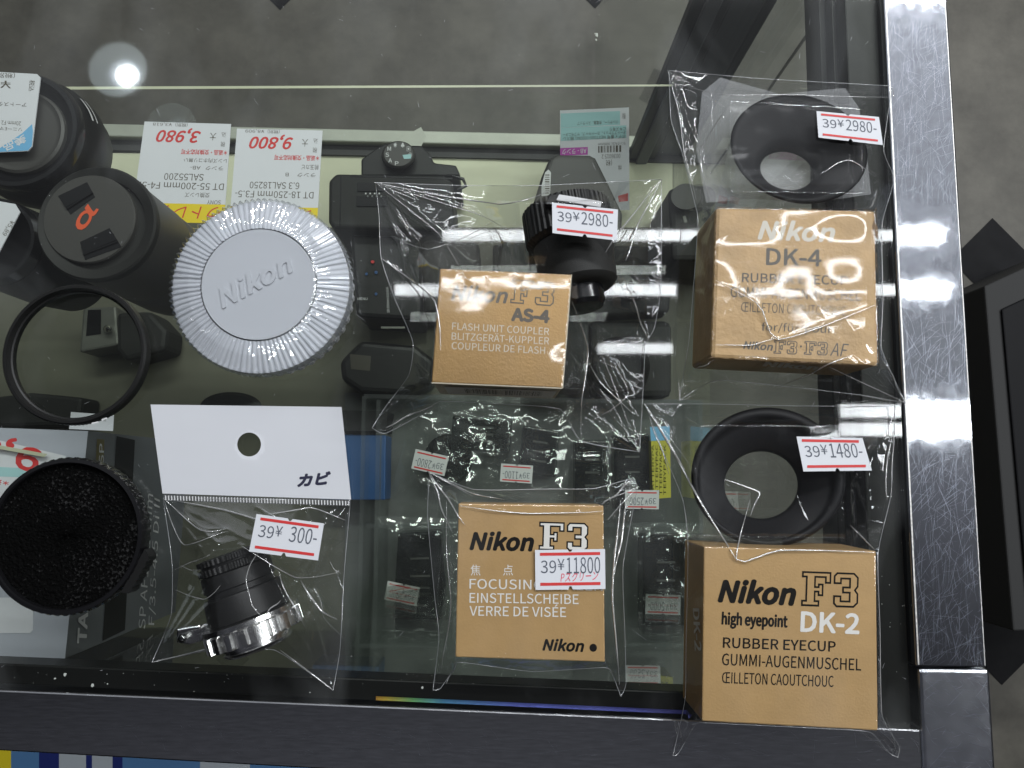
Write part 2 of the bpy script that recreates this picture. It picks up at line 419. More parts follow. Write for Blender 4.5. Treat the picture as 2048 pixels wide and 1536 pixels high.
def inset(poly, d):
    out = []; n = len(poly)
    ar = sum(poly[i][0] * poly[(i + 1) % n][1] - poly[(i + 1) % n][0] * poly[i][1] for i in range(n))
    sg = 1 if ar > 0 else -1
    for i in range(n):
        p, q, r = Vector(poly[i - 1]), Vector(poly[i]), Vector(poly[(i + 1) % n])
        a = (q - p).normalized(); b = (r - q).normalized()
        na = Vector((-a.y, a.x)) * sg; nb = Vector((-b.y, b.x)) * sg
        k = na + nb; k = k / max(.2, 1 + na.dot(nb))
        out.append(tuple(q + k * d))
    return out
FPOLY = [(0, 0), (.58, 0), (.58, .18), (.45, .18), (.45, .40), (.52, .40), (.52, .30), (.70, .30), (.70, .66), (.52, .66), (.52, .58), (.45, .58), (.45, .82), (.74, .82), (.74, .66), (.94, .66), (.94, 1), (0, 1), (0, .82), (.13, .82), (.13, .18), (0, .18)]
TPOLY = [(1.02, .66), (1.02, .9), (1.12, 1), (1.68, 1), (1.82, .87), (1.82, .6), (1.74, .5), (1.82, .4), (1.82, .13), (1.68, 0), (1.12, 0), (1.02, .1), (1.02, .34), (1.28, .34), (1.28, .2), (1.52, .2), (1.52, .4), (1.3, .4), (1.3, .6), (1.52, .6), (1.52, .8), (1.28, .8), (1.28, .66)]
def emblem(mbo, mbi, pl, u0, v0, u1, v1, cap, d=.055):
    dd = Vector((u1 - u0, v1 - v0)).normalized(); ud = Vector((dd.y, -dd.x))
    for lift, mb, off in ((.00008, mbo, 0), (.00014, mbi, d)):
        a = pl(u0, v0, lift); ex = (pl(u1, v1, lift) - a) / 1.82; ey = pl(u0 + ud.x * cap, v0 + ud.y * cap, lift) - a
        for poly in (FPOLY, TPOLY):
            q = inset(poly, off) if off else poly
            vs = [a + ex * x + ey * y for x, y in q]
            mb.add(vs, [list(range(len(vs)))])
def patch(mb, pl, pts, lift=.00005):
    mb.add([pl(u, v, lift) for u, v in pts], [list(range(len(pts)))])
def strip(mb, pl, u0, v0, u1, v1, w, lift=.00008):
    d = Vector((u1 - u0, v1 - v0)).normalized(); n = Vector((-d.y, d.x)) * w / 2
    patch(mb, pl, [(u0 + n.x, v0 + n.y), (u1 + n.x, v1 + n.y), (u1 - n.x, v1 - n.y), (u0 - n.x, v0 - n.y)], lift)
def lerp2(a, b, t): return (a[0] + (b[0] - a[0]) * t, a[1] + (b[1] - a[1]) * t)
def quadpt(q, s, t):
    """q = tl, tr, br, bl; s right, t down"""
    return lerp2(lerp2(q[0], q[1], s), lerp2(q[3], q[2], s), t)
def carton(name, mb_mat, quad, ztop, zbot, parent, bevel=.0004):
    """rectangular carton whose top face is seen at quad"""
    p = [P(u, v, ztop) for u, v in quad]
    mb = MB(); mb.prism([(q.x, q.y, zbot) for q in p[::-1]], [tuple(q) for q in p[::-1]])
    o = obj(name, mb, mb_mat, parent, bevel=bevel)
    R = random.Random(int(quad[0][0])); g = MB(); pl = flat(ztop)
    for k in range(4):
        a, b = quad[k], quad[(k + 1) % 4]; L = math.dist(a, b); d = Vector((b[0] - a[0], b[1] - a[1])) / L; n_ = Vector((-d.y, d.x)); x = 2.0
        while x < L - 4:
            w = R.uniform(3, 26); hh = R.uniform(.5, 1.7)
            if R.random() < .6:
                x1 = min(x + w, L - 2)
                p_ = [(a[0] + d.x * x + n_.x * .4, a[1] + d.y * x + n_.y * .4), (a[0] + d.x * x1 + n_.x * .4, a[1] + d.y * x1 + n_.y * .4), (a[0] + d.x * (x1 - w * .2) + n_.x * hh, a[1] + d.y * (x1 - w * .2) + n_.y * hh), (a[0] + d.x * (x + w * .3) + n_.x * hh, a[1] + d.y * (x + w * .3) + n_.y * hh)]
                patch(g, pl, p_[::-1], .00003)
            x += w * R.uniform(.8, 1.6)
    obj('edge_wear', g, K['wear'], o)
    return o

exec_order = []
# ================================================================== THE SETTING
fl = MB(); fl.box(-4, 4, -4, 4, -.95, -.90)
fo = obj('floor', fl, K['floor'], loc=(0, 0, -.9)); fo['kind'] = 'structure'
fd = MB()
for (u, v, r) in ((560, -42, 62), (1190, -45, 62), (1985, 520, 84), (2004, 1265, 105), (465, 1318, 34)):
    fd.add([P(u + a * r, v + b * r, -.899) for a, b in ((0, 1), (1, 0), (0, -1), (-1, 0))], [[0, 1, 2, 3]])
strip(fd, flat(-.899), 1291, 205, 1322, 143, 30)
do = obj('floor_inlay', fd, K['floorblack'], loc=(0, 0, -.899)); do['kind'] = 'structure'

# ================================================================== THE DISPLAY CASE
case = thing('display_case', 'glass topped display case with scratched steel rails and black gaskets', 'display case', (0, .1, -.9))
g = MB(); g.add([(-.55, -.0668, 0), (.1545, -.0905, 0), (.1545, .75, 0), (-.55, .75, 0)], [[0, 1, 2, 3]])
glass_top = obj('glass_top', g, K['glass'], case)
def sx(v): return P(0, 0, 0)
g = MB(); g.box(.1535, .1797, -.0672, .75, -.016, .0012)
rail = obj('side_rail', g, K['steel'], case, bevel=.0006)
g = MB(); g.box(.15405, .1546, -.0665, .70, .0010, .00126); g.box(.1787, .1790, -.0665, .70, .0010, .00126); obj('edge_glint', g, K['edgeglint'], rail)  # pale strips stand in for the highlight caught by the rail bevels
g = MB(); g.box(.1545, .1808, -.16, -.0679, -.016, .0009)
corner = obj('corner_cap', g, K['steelcap'], case, bevel=.0012)
def band(name, m, l1, l2, z0, z1, u0, u1, bev=.0006):
    """long bar along the front between two lines measured at the left and right"""
    def at(l, x): a, b = P(*l[0], z1), P(*l[1], z1); k = (x - a.x) / (b.x - a.x); return Vector((x, a.y + (b.y - a.y) * k, z1))
    p = [at(l2, u0), at(l2, u1), at(l1, u1), at(l1, u0)]
    g = MB(); g.prism([(x.x, x.y, z0) for x in p], [tuple(x) for x in p]); return obj(name, g, m, case, bevel=bev)
frail = band('front_rail', K['steelh'], ((0, 1380), (1834, 1459)), ((0, 1502), (490, 1530)), -.016, .0008, -.55, .1542)
g = MB(); g.box(.1799, .1862, -.16, .75, -.028, -.009)
obj('rail_lip', g, K['darkchrome'], case, bevel=.0008)
g = MB(); g.box(.1395, .1530, -.0900, .75, -.014, -.003); g.box(.1340, .1370, -.078, .75, -.03, -.015); g.box(.1372, .1393, -.09, .75, -.02, -.010)
obj('side_gasket', g, K['gasket'], case, bevel=.0006)
band('front_gasket', K['gasket'], ((0, 1327), (1370, 1384)), ((0, 1368), (1834, 1450)), -.014, -.003, -.55, .1338)
band('rail_groove', K['gasket'], ((0, 1369.5), (1834, 1451.5)), ((0, 1378), (1834, 1457)), -.014, -.006, -.55, .1338, 0)
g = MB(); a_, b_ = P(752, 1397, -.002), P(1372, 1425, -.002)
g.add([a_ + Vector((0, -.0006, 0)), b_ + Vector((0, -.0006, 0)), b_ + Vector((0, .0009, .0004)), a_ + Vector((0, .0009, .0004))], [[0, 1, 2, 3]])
obj('rainbow_glint_strip', g, K['rainbow'], case)  # coloured strip stands in for light dispersed at the glass edge
g = MB(); g.box(-.55, .1535, -.0890, -.0860, -.88, -.0145)
obj('front_pane', g, K['shelfglass'], case)
g = MB(); g.box(.1470, .1520, -.0835, .75, -.88, -.0310)
obj('side_pane', g, K['shelfglass'], case)
ZS, ZL = -.165, -.36
yb = P(700, 176, ZS).y
g = MB(); g.add([(-.6, -.083, ZS), (.146, -.083, ZS), (.146, yb, ZS), (-.6, yb, ZS)], [[0, 1, 2, 3]])
shelf = obj('glass_shelf', g, K['shelfglass'], case)
g = MB(); a_, b_ = P(-400, 179, ZS), P(1345, 171, ZS)
g.add([a_ + Vector((0, -.0011, .0002)), b_ + Vector((0, -.0006, .0002)), b_ + Vector((0, .0006, .0002)), a_ + Vector((0, .0011, .0002))], [[0, 1, 2, 3]])
obj('edge', g, K['edge'], shelf)
# lower shelf board with its back rail
y0, y1 = P(700, 1262, ZL).y, P(700, 305, ZL).y
g = MB(); g.box(-.75, P(1420, 800, ZL).x, y0, y1, ZL - .012, ZL)
lower = obj('lower_shelf', g, K['board'], case)
g = MB(); g.add([P(200, 306, ZL + .001), P(1345, 310, ZL + .001), P(1345, 455, ZL + .001), P(560, 455, ZL + .001), P(200, 400, ZL + .001)], [[4, 3, 2, 1, 0]])
obj('lit_shelf_strip', g, K['creamlit'], lower)  # lamp light on the back of the shelf, painted as paler cream
ya, yb2 = P(700, 283, ZL + .012).y, P(700, 258, ZL + .012).y
g = MB(); g.box(-.75, P(1350, 260, ZL).x, ya, yb2, ZL - .012, ZL + .012)
obj('back_rail', g, K['alu'], lower, bevel=.001)
ya2 = P(700, 310, ZL + .004).y
g = MB(); g.box(-.75, P(1420, 300, ZL).x, ya2, ya - .0005, ZL - .012, ZL + .004)
obj('rail_channel', g, K['darkbar'], lower)
# rear post, reaching the floor, and its panels
def post(name, m, uvs, ztop, zbot):
    p = [P(u, v, ztop) for u, v in uvs]
    g = MB(); g.prism([(q.x, q.y, zbot) for q in p], [tuple(q) for q in p]); return obj(name, g, m, case, bevel=.001)
post('rear_post', K['postdark'], [(1415, -70), (1500, -70), (1500, -95), (1415, -95)], -.10, -.89)
post('post_channel', K['postgrey'], [(1440, -58), (1476, -58), (1476, -69), (1440, -69)], -.10, -.60)
post('door_panel', K['postgrey'], [(1503, -80), (1575, -80), (1575, -90), (1503, -90)], -.10, -.70)
post('door_edge', K['postdark'], [(1578, -78), (1602, -78), (1602, -92), (1578, -92)], -.10, -.70)
post('pane_edge', K['postgrey'], [(1690, -40), (1697, -40), (1697, -48), (1690, -48)], -.03, -.25)
# wear on the metal and glass
def scratches(parent, x0, x1, y0, y1, z, n, m, wmin, wmax, lmin, lmax, seed, angs=None):
    R = random.Random(seed); g = MB()
    for _ in range(n):
        x, y = R.uniform(x0, x1), R.uniform(y0, y1)
        a = R.gauss(*R.choice(angs)) if angs else R.uniform(0, math.pi)
        L = min(lmax, lmin + R.expovariate(1 / (lmax * .22))); w = R.uniform(wmin, wmax)
        bend = R.gauss(0, .012); pts = []
        for k in range(4):
            t = (k / 3 - .5) * L; aa = a + bend * (k / 3 - .5)
            px, py = x + math.cos(aa) * t, y + math.sin(aa) * t
            pts.append((min(max(px, x0), x1), min(max(py, y0), y1)))
        n_ = (-math.sin(a), math.cos(a)); vs = []
        for k, (px, py) in enumerate(pts):
            ww = w * (1 if 0 < k < 3 else .3) / 2
            vs += [(px - n_[0] * ww, py - n_[1] * ww, z), (px + n_[0] * ww, py + n_[1] * ww, z)]
        g.add(vs, [[0, 2, 3, 1], [2, 4, 5, 3], [4, 6, 7, 5]])
    o = obj('scratches', g, m, parent); o['kind'] = 'stuff'; return o
scratches(rail, .1545, .1788, -.0665, .21, .00123, 1500, K['scratch'], .00001, .000035, .003, .026, 3, [(.95, .35), (.95, .35), (2.3, .4), (.5, .3), (1.55, .12), (1.55, .12)])
scratches(corner, .1560, .1795, -.125, -.0690, .00093, 160, K['scratch'], .00001, .00004, .002, .014, 4, [(.1, .4), (2.6, .4)])
scratches(frail, -.20, .153, -.1000, -.0905, .00083, 170, K['scratch'], .00001, .00003, .002, .016, 5, [(2.4, .4), (.05, .15), (.05, .1)])
scratches(glass_top, -.19, .15, -.075, .20, .00004, 130, K['paper'], .00003, .00006, .0008, .007, 6)

R = random.Random(12); g = MB()
def speck(u, v, z, r):
    k = R.randint(5, 7); a0 = R.uniform(0, 6); c_ = P(u, v, z)
    g.add([c_ + Vector((math.cos(a0 + 2 * math.pi * i / k) * r * R.uniform(.5, 1), math.sin(a0 + 2 * math.pi * i / k) * r * R.uniform(.5, 1), 0)) for i in range(k)], [list(range(k))])
for u, v, r in ((130, 1349, .0008), (110, 1357, .0005), (185, 1371, .0008), (215, 1368, .0003), (388, 1383, .0003), (620, 1385, .0004), (845, 1375, .0006)): speck(u, v, -.0026, r)
for _ in range(40): speck(R.uniform(0, 1350), R.uniform(1345, 1372) + 0, -.0026, R.uniform(.00008, .0002))
for _ in range(60): speck(R.uniform(1760, 1815), R.uniform(0, 1400), -.0026, R.uniform(.00008, .0002))
for _ in range(160): speck(R.uniform(0, 1750), R.uniform(0, 1320), .00006, R.uniform(.00006, .00018))
du = obj('dust', g, K['papergrey'], case); du['kind'] = 'stuff'
# ================================================================== STOCK INSIDE THE CASE
def lens(name, label, cu, cv, ztop, zbot, rpx, prof, mats, group=None):
    c = P(cu, cv, ztop); t = thing(name, label, 'lens', (c.x, c.y, zbot), group); return t, c, rpx * S(ztop)
def cyl(name, c, prof, m, parent, n=96, mod=None, z0=0.0):
    g = MB(Matrix.Translation((c.x, c.y, z0))); g.lathe(prof, n, mod); return auto(obj(name, g, m, parent))
# -- large lens, top left
t, c, r = lens('camera_lens', 'large black lens at the left edge carrying a white and blue label on its cap', 34, 258, -.11, ZS, 128, None, None, 'lenses standing on the glass shelf')
z = -.11
cyl('barrel', c, [(r * .62, ZS), (r * .66, -.152), (r * 1.0, -.146), (r * 1.08, -.134), (r * 1.08, -.124), (r * 1.02, -.121), (r * .99, -.116)], K['blackplastic'], t)
cyl('front_ring', c, [(r * 1.0, -.1165), (r * 1.0, -.112), (r * .97, z), (r * .90, z), (r * .86, -.113), (r * .83, -.1145), (r * .72, -.116)], K['blackgloss'], t)
cap = cyl('lens_cap', c, [(r * .72, -.117), (r * .71, -.1135), (r * .67, -.1125), (r * .62, -.1135), (r * .58, -.1135)], K['greyplastic'], t)
b = MB(); pl = flat(-.0800); strip(b, pl, 176, 200, 197, 245, 11)
b2 = MB(); d = (P(185, 222, -.126) - c); ang = math.atan2(d.y, d.x)
vs = []
for k in range(13):
    a = ang - .22 + .44 * k / 12
    for rr, zz in ((1.083, -.1275), (1.06, -.1228)): vs.append((c.x + r * rr * math.cos(a), c.y + r * rr * math.sin(a), zz + .0008))
b2.add(vs, [[2 * k, 2 * k + 2, 2 * k + 3, 2 * k + 1] for k in range(12)])
obj('barrel_label', b2, K['papergrey'], t)
# label resting on the cap
pl = flat(-.1085); q = [(-70, 140), (81, 150), (62, 301), (-70, 308)]
b = MB(); outline = [(-70, 140), (74, 148), (81, 155), (64, 293), (56, 302), (-70, 308)]
b.add([pl(u, v) for u, v in outline] + [pl(u, v) - Vector((0, 0, .0006)) for u, v in outline], [list(range(6))[::-1], list(range(6, 12))] + [[i, (i + 1) % 6, 6 + (i + 1) % 6, 6 + i] for i in range(6)])
lab = tag(obj('price_label', b, K['paper']), 'white rounded price label with a blue corner lying on the large lens cap', 'price label')
b = MB(); patch(b, pl, [(64, 248), (66, 262), (63.5, 292), (56, 301), (-70, 307), (-70, 300), (0, 296), (30, 276), (45, 266)][::-1], .0001); obj('blue_corner', b, K['lightblue'], lab)
b = MB(); write(b, pl, '¥2', 22, 162, -22, 160, 15, up=(0, 1)); write(b, pl, '税込', 60, 160, 58, 182, 9, lift=.0001); write(b, pl, 'アートスタキャン', 53, 206, -40, 203, 7, up=(0, 1)); write(b, pl, '20mm F2', 42, 243, 3, 241, 8, up=(0, 1)); write(b, pl, '(税別 ¥', 30, 147, -20, 146, 8, up=(0, 1))
write(b, pl, 'ソニーEマウント', 44, 256, -30, 252, 6, up=(0, 1))
obj('lettering', b, K['inkgrey'], lab)
b = MB(); write(b, pl, '美品', 48, 270, 5, 290, 13, bold=.02, lift=.00018, up=(.4, .9)); obj('lettering', b, K['paper'], lab)
# -- lens with the orange mark
t, c, r = lens('camera_lens', 'black lens capped with an orange letter mark between two finger grips', 193, 446, -.075, ZS, 122, None, None, 'lenses standing on the glass shelf')
cyl('barrel', c, [(r * .93, ZS), (r * .96, ZS + .01), (r * .96, -.13), (r * .93, -.128), (r * .93, -.122), (r * .97, -.12), (r * .97, -.0815)], K['greyplastic'], t)
cyl('front_ring', c, [(r * .97, -.081), (r, -.079), (r, -.0755), (r * .97, -.0745), (r * .80, -.0765), (r * .77, -.0785)], K['blackmatte'], t)
cc = P(182, 440, -.077)
cap = cyl('lens_cap', cc, [(r * .775, -.0785), (r * .775, -.0757), (r * .755, -.0750)], K['greyplastic'], t)
pl = flat(-.0750); 
for (pts) in ([(116, 392), (174, 364), (190, 394), (141, 429)], [(160, 484), (219, 456), (243, 494), (170, 520)]):
    g = MB(); top = [P(u, v, -.0747) for u, v in pts]; n_ = len(pts)
    patch(g, pl, pts, .0002); o_ = obj('finger_grip', g, K['blackgloss'], cap)
    g = MB(); a_, b_ = lerp2(pts[0], pts[3], .45), lerp2(pts[1], pts[2], .45); strip(g, pl, a_[0], a_[1], b_[0], b_[1], 14, .0009)
    g.tube([P(*lerp2(pts[0], pts[3], .7), -.0745), P(*lerp2(pts[1], pts[2], .7), -.0745)], .0006)
    obj('grip_bar', g, K['blackgloss'], cap)
g = MB(); write(g, pl, 'α', 165, 463, 196, 419, 30, bold=.03, lift=.0002, up=(-.8, -.55)); obj('lettering', g, K['orange'], cap)
# -- lens at the left edge
t, c, r = lens('camera_lens', 'black lens cut by the left edge with a plain white label on its front', -18, 478, -.09, ZS, 88, None, None, 'lenses standing on the glass shelf')
cyl('barrel', c, [(r * .95, ZS), (r * 1.08, -.14), (r * 1.08, -.11), (r * 1.04, -.098)], K['blackplastic'], t)
cyl('front_ring', c, [(r * 1.03, -.097), (r, -.09), (r * .92, -.090), (r * .86, -.095), (r * .6, -.096)], K['blackgloss'], t)
b = MB(); pl = flat(-.0885); o4 = [(-60, 392), (30, 408), (40, 424), (-6, 512), (-60, 500)]
b.add([pl(u, v) for u, v in o4] + [pl(u, v) - Vector((0, 0, .0006)) for u, v in o4], [list(range(5))[::-1], list(range(5, 10))] + [[i, (i + 1) % 5, 5 + (i + 1) % 5, 5 + i] for i in range(5)])
lab = tag(obj('price_label', b, K['paper']), 'white label lying on the lens cut by the left edge', 'price label')
b = MB(); write(b, pl, '¥5,89', 22, 440, 4, 468, 9, lift=.0001); obj('lettering', b, K['inkgrey'], lab)

# -- printed price tags lying on the glass shelf, upside down to the viewer
def price_tag(label, q, price, small, lines, ztop, zb, yellow):
    a, b_, c_ = P(*q[0], ztop), P(*q[1], ztop), P(*q[3], zb)
    pl = plane3(a, b_, c_)
    g = MB(); vs = [pl(u, v) for u, v in q]; vs2 = [p - pl.n * .0004 for p in vs]
    g.prism([vs2[i] for i in (3, 2, 1, 0)], [vs[i] for i in (3, 2, 1, 0)])
    t = tag(obj('price_tag', g, K['paper']), label, 'price tag', 'price tags in the case')
    def W(mb, s, sx_, tx, s1, cap, **k):
        p0, p1 = quadpt(q, sx_, tx), quadpt(q, s1, tx); write(mb, pl, s, p0[0], p0[1], p1[0], p1[1], cap, up=(quadpt(q, .5, 1)[0] - quadpt(q, .5, 0)[0], quadpt(q, .5, 1)[1] - quadpt(q, .5, 0)[1]), **k)
    g = MB(); W(g, price, .66, .085, .16, 22, bold=.028, shear=.25); W(g, '＊返品・交換対応不可', .98, .27, .46, 8, bold=.015); obj('lettering', g, K['red'], t)
    g = MB(); W(g, small, .32, .008, .10, 6); W(g, '(税別)', .5, .008, .36, 6)
    W(g, '大', .84, .10, .77, 12); W(g, '税', .95, .185, .90, 8); W(g, '込', .95, .09, .90, 8)
    for s_, x0, tt, x1, cp in lines: W(g, s_, x0, tt, x1, cp)
    obj('lettering', g, K['inkgrey'], t)
    g = MB(); patch(g, pl, [quadpt(q, 0, .81), quadpt(q, 1, .81), quadpt(q, 1, 1), quadpt(q, 0, 1)][::-1], .00006); yb_ = obj('yellow_band', g, K['yellow'], t)
    g = MB(); W(g, yellow, .95, .84, .1, 22, lift=.00012, shear=.2); obj('lettering', g, K['red'], yb_)
price_tag('white price tag with red 3,980 and a yellow band, nearer the big lens', [(289, 243), (462, 248), (448, 447), (262, 443)], '3,980', '¥3,618',
          [('レンズ内ホコリ無い', .98, .355, .5, 7), ('ランク   AB-', .95, .43, .58, 7), ('SAL55200', .74, .51, .30, 13), ('DT 55-200mm F4-5.6', .97, .60, -.02, 13), ('交換レンズ', .82, .70, .55, 8), ('SONY', .95, .77, .80, 8)], ZS + .004, ZS + .004, 'ウトレット')
price_tag('white price tag with red 9,800, partly behind the clear round cap', [(474, 257), (645, 261), (634, 452), (458, 449)], '9,800', '¥8,909',
          [('前玉カビ', .98, .365, .78, 8), ('ランク     B', .95, .45, .60, 7), ('6.3 SAL18250', .77, .55, .2, 13), ('DT 18-250mm F3.5-', .94, .645, .04, 13)], ZS + .004, ZS + .004, 'ウトレット')

# -- mirrorless camera
zt = -.285
t = thing('camera', 'black mirrorless camera with a round mode dial beside the price tags', 'camera', tuple(P(790, 390, ZL)))
g = MB(); pts = [(672, 346), (888, 350), (905, 362), (908, 450), (895, 462), (668, 455), (656, 445), (657, 360)]
p = [P(u, v, zt) for u, v in pts][::-1]; g.prism([(q.x, q.y, ZL + .001) for q in p], [tuple(q) for q in p]); body = obj('body', g, K['blackmatte'], t, bevel=.003, segs=3)
g = MB(); pts = [(722, 345), (722, 318), (752, 296), (770, 286), (840, 288), (858, 305), (868, 325), (912, 330), (920, 348), (920, 352), (722, 352)]
p = [P(u, v, zt - .003) for u, v in pts][::-1]; g.prism([(q.x, q.y, ZL + .001) for q in p], [tuple(q) for q in p]); obj('top_hump', g, K['blackplastic'], t, bevel=.002)
g = MB(); pl = flat(zt); strip(g, pl, 700, 352, 905, 357, 3, .0003); strip(g, pl, 682, 352, 680, 450, 2, .0003); patch(g, pl, [(715, 365), (775, 365), (775, 382), (715, 382)], .0012); patch(g, pl, [(713, 392), (775, 393), (775, 412), (713, 412)], .0012)
obj('body_seams', g, K['blackgloss'], t)
g = MB(); 
for k in range(4): 
    for j in range(2): strip(g, pl, 730 + k * 9 + 4 * j, 387 + 6 * j, 733 + k * 9 + 4 * j, 387 + 6 * j, 3, .0012)
obj('contacts', g, K['papergrey'], t)
g = MB(); g.loft([(797, 312, 34, 28, 0, zt - .003), (797, 309, 33, 27, 0, zt + .006), (797, 308, 29, 24, 0, zt + .0075), (797, 308, .1, .1, 0, zt + .0075)], 48)
dial = auto(obj('mode_dial', g, K['greyplastic'], t))
g = MB(); pl = flat(zt + .0075)
for k, ch in enumerate('PASM☀♣▣◎'):
    a = math.radians(100 + k * 38); u, v = 797 + 23 * math.cos(a), 308 + 19 * math.sin(a)
    write(g, pl, ch, u - 3, v + 4, u + 4, v + 4, 8, lift=.0002, bold=.01)
obj('lettering', g, K['papergrey'], dial)
g = MB(); patch(g, pl, [(805, 310), (822, 308), (822, 317), (808, 318)], .0003); obj('index_mark', g, K['aqua'], dial)
g = MB(); g.prism([P(u, v, zt - .006) for u, v in ((778, 290), (842, 254), (852, 272), (843, 292))][::-1], [P(u, v, zt - .002) for u, v in ((778, 290), (842, 254), (852, 272), (843, 292))][::-1]); obj('shoe_cover', g, K['alu'], t)
g = MB(); g.tube([P(905, 352, zt), P(926, 358, zt), P(932, 372, zt), P(915, 380, zt)], .0014); obj('strap_lug', g, K['blackgloss'], t, smooth=True)
# -- dark zoom lens body below it
t = thing('camera', 'black camera body with a long lens under the clear round cap and bag', 'camera', tuple(P(760, 560, ZL)))
g = MB(); p = [P(u, v, -.30) for u, v in ((700, 468), (838, 472), (842, 640), (712, 632))][::-1]; g.prism([(q.x, q.y, ZL + .001) for q in p], [tuple(q) for q in p]); obj('body', g, K['blackplastic'], t, bevel=.003)
g = MB(); p = [P(u, v, -.30) for u, v in ((842, 476), (960, 480), (955, 610), (845, 630))][::-1]; g.prism([(q.x, q.y, ZL + .001) for q in p], [tuple(q) for q in p]); obj('grip', g, K['blackmatte'], t, bevel=.006, segs=3)
g = MB()
for (u, v, rr) in ((733, 548, 3), (752, 545, 3.5), (752, 588, 3)): g.loft([(u, v, rr, rr, 0, -.2995), (u, v, rr * .8, rr * .8, 0, -.2985), (u, v, .1, .1, 0, -.2985)], 12)
obj('button', g, K['blue'], t)
g = MB(); g.loft([(745, 524, 4, 3.5, 0, -.2995), (745, 524, 3, 2.5, 0, -.298), (745, 524, .1, .1, 0, -.298)], 12); obj('record_button', g, K['red'], t)
g = MB(); write(g, flat(-.2995), '18-55mm 3.5-5.6', 779, 625, 777, 575, 5, lift=.0006); write(g, flat(-.2995), 'MENU', 715, 600, 735, 600, 5, lift=.0006); obj('lettering', g, K['papergrey'], t)
g = MB(); strip(g, flat(-.2995), 762, 655, 810, 655, 4, .0005); obj('body_seams', g, K['silver'], t)
t = thing('camera', 'rounded black camera with a grip behind the top of the storage tray', 'camera', tuple(P(760, 740, ZL)))
g = MB(); pts = [(700, 700), (720, 680), (830, 690), (870, 720), (860, 770), (800, 790), (720, 786), (682, 760), (678, 722)]
p = [P(u, v, -.315) for u, v in pts][::-1]; g.prism([(q.x, q.y, ZL + .001) for q in p], [tuple(q) for q in p]); obj('body', g, K['blackplastic'], t, bevel=.005, segs=3)
g = MB(); patch(g, flat(-.315), [(700, 708), (742, 712), (740, 742), (702, 738)], .0004); obj('screen', g, mat('dim_screen', (.05, .045, .035), .3), t)
# -- hooded lens with its tag
zt = -.27
t = thing('hooded_lens', 'lens wearing a dark grey hood in front of the blue and white tag', 'lens', tuple(P(1150, 380, ZL)))
g = MB(); pts = [(1100, 312), (1116, 307), (1180, 308), (1192, 314), (1216, 362), (1246, 425), (1244, 470), (1060, 466), (1062, 420), (1083, 352)]
p = [P(u, v, zt) for u, v in pts][::-1]; g.prism([(q.x, q.y, ZL + .001) for q in p], [tuple(q) for q in p]); obj('hood', g, K['greyplastic'], t, bevel=.004, segs=3)
g = MB(); p = [P(u, v, zt - .01) for u, v in ((1000, 480), (1058, 452), (1060, 560), (990, 555))][::-1]; g.prism([(q.x, q.y, ZL + .001) for q in p], [tuple(q) for q in p]); obj('barrel', g, K['blackplastic'], t, bevel=.003)
g = MB(); pl = flat(zt); patch(g, pl, [(1083, 372), (1090, 345), (1097, 339), (1102, 345), (1100, 392), (1083, 392)], .0003); hl = obj('barcode_label', g, K['papergrey'], t)
g = MB(); 
for k in range(9): strip(g, pl, 1090, 350 + k * 4.5, 1099, 350 + k * 4.5, random.choice((1.2, 2, 2.6)), .0005)
obj('barcode', g, K['inkgrey'], hl)
q = [(1120, 221), (1258, 215), (1259, 420), (1121, 424)]
a, b_, c_ = P(*q[0], -.30), P(*q[1], -.30), P(*q[3], -.345); pl = plane3(a, b_, c_)
g = MB(); vs = [pl(u, v) for u, v in q]; vs2 = [p - pl.n * .0004 for p in vs]; g.prism([vs2[i] for i in (3, 2, 1, 0)], [vs[i] for i in (3, 2, 1, 0)])
t = tag(obj('price_tag', g, K['paper']), 'pale blue and white price tag with magenta rank box and barcode', 'price tag', 'price tags in the case')
def QW(mb, s, x0, y0, x1, cap, **k):
    p0, p1 = quadpt(q, x0, y0), quadpt(q, x1, y0); write(mb, pl, s, p0[0], p0[1], p1[0], p1[1], cap, up=(0, 1), **k)
g = MB(); patch(g, pl, [quadpt(q, .01, .03), quadpt(q, .87, .03), quadpt(q, .87, .165), quadpt(q, .01, .17)][::-1], .0001); patch(g, pl, [quadpt(q, .01, .172), quadpt(q, .96, .172), quadpt(q, .96, .295), quadpt(q, .01, .30)][::-1], .0001); obj('blue_field', g, K['aqua'], t)
g = MB(); patch(g, pl, [quadpt(q, .0, .37), quadpt(q, .40, .37), quadpt(q, .40, .445), quadpt(q, .0, .445)][::-1], .0001); mg = obj('rank_box', g, K['magenta'], t)
g = MB(); QW(g, 'AB - ランク', .38, .385, .03, 9, lift=.0002, bold=.01); obj('lettering', g, K['paper'], mg)
g = MB(); QW(g, 'バッテリー、充電器、ストラップ', .84, .12, .25, 6, lift=.0002); QW(g, 'にキズ有り', .95, .19, .72, 6, lift=.0002); QW(g, 'オートブラケット、カードキャプ、サブモニター', .95, .225, .04, 6, lift=.0002); QW(g, 'ボディ番号 NEXT000-0000M1 箱スレ', .95, .265, .04, 6, lift=.0002)
QW(g, 'ランクA(S)  0000mm', .95, .335, .55, 5); QW(g, '0036015 2', .87, .45, .6, 8); QW(g, '(税', .75, .51, .66, 9); QW(g, '本体', .89, .56, .84, 9); QW(g, '税込', .95, .06, .9, 9)
for k in range(22):
    if k % 3 != 1: strip(g, pl, *quadpt(q, .56 + k * .015, .365), *quadpt(q, .56 + k * .015, .43), random.choice((1, 1.6, 2.4)), .0002)
obj('lettering', g, K['inkgrey'], t)
g = MB(); patch(g, pl, [(1236, 392), (1256, 386), (1256, 402), (1238, 404)], .0001); obj('red_mark', g, K['red'], t)
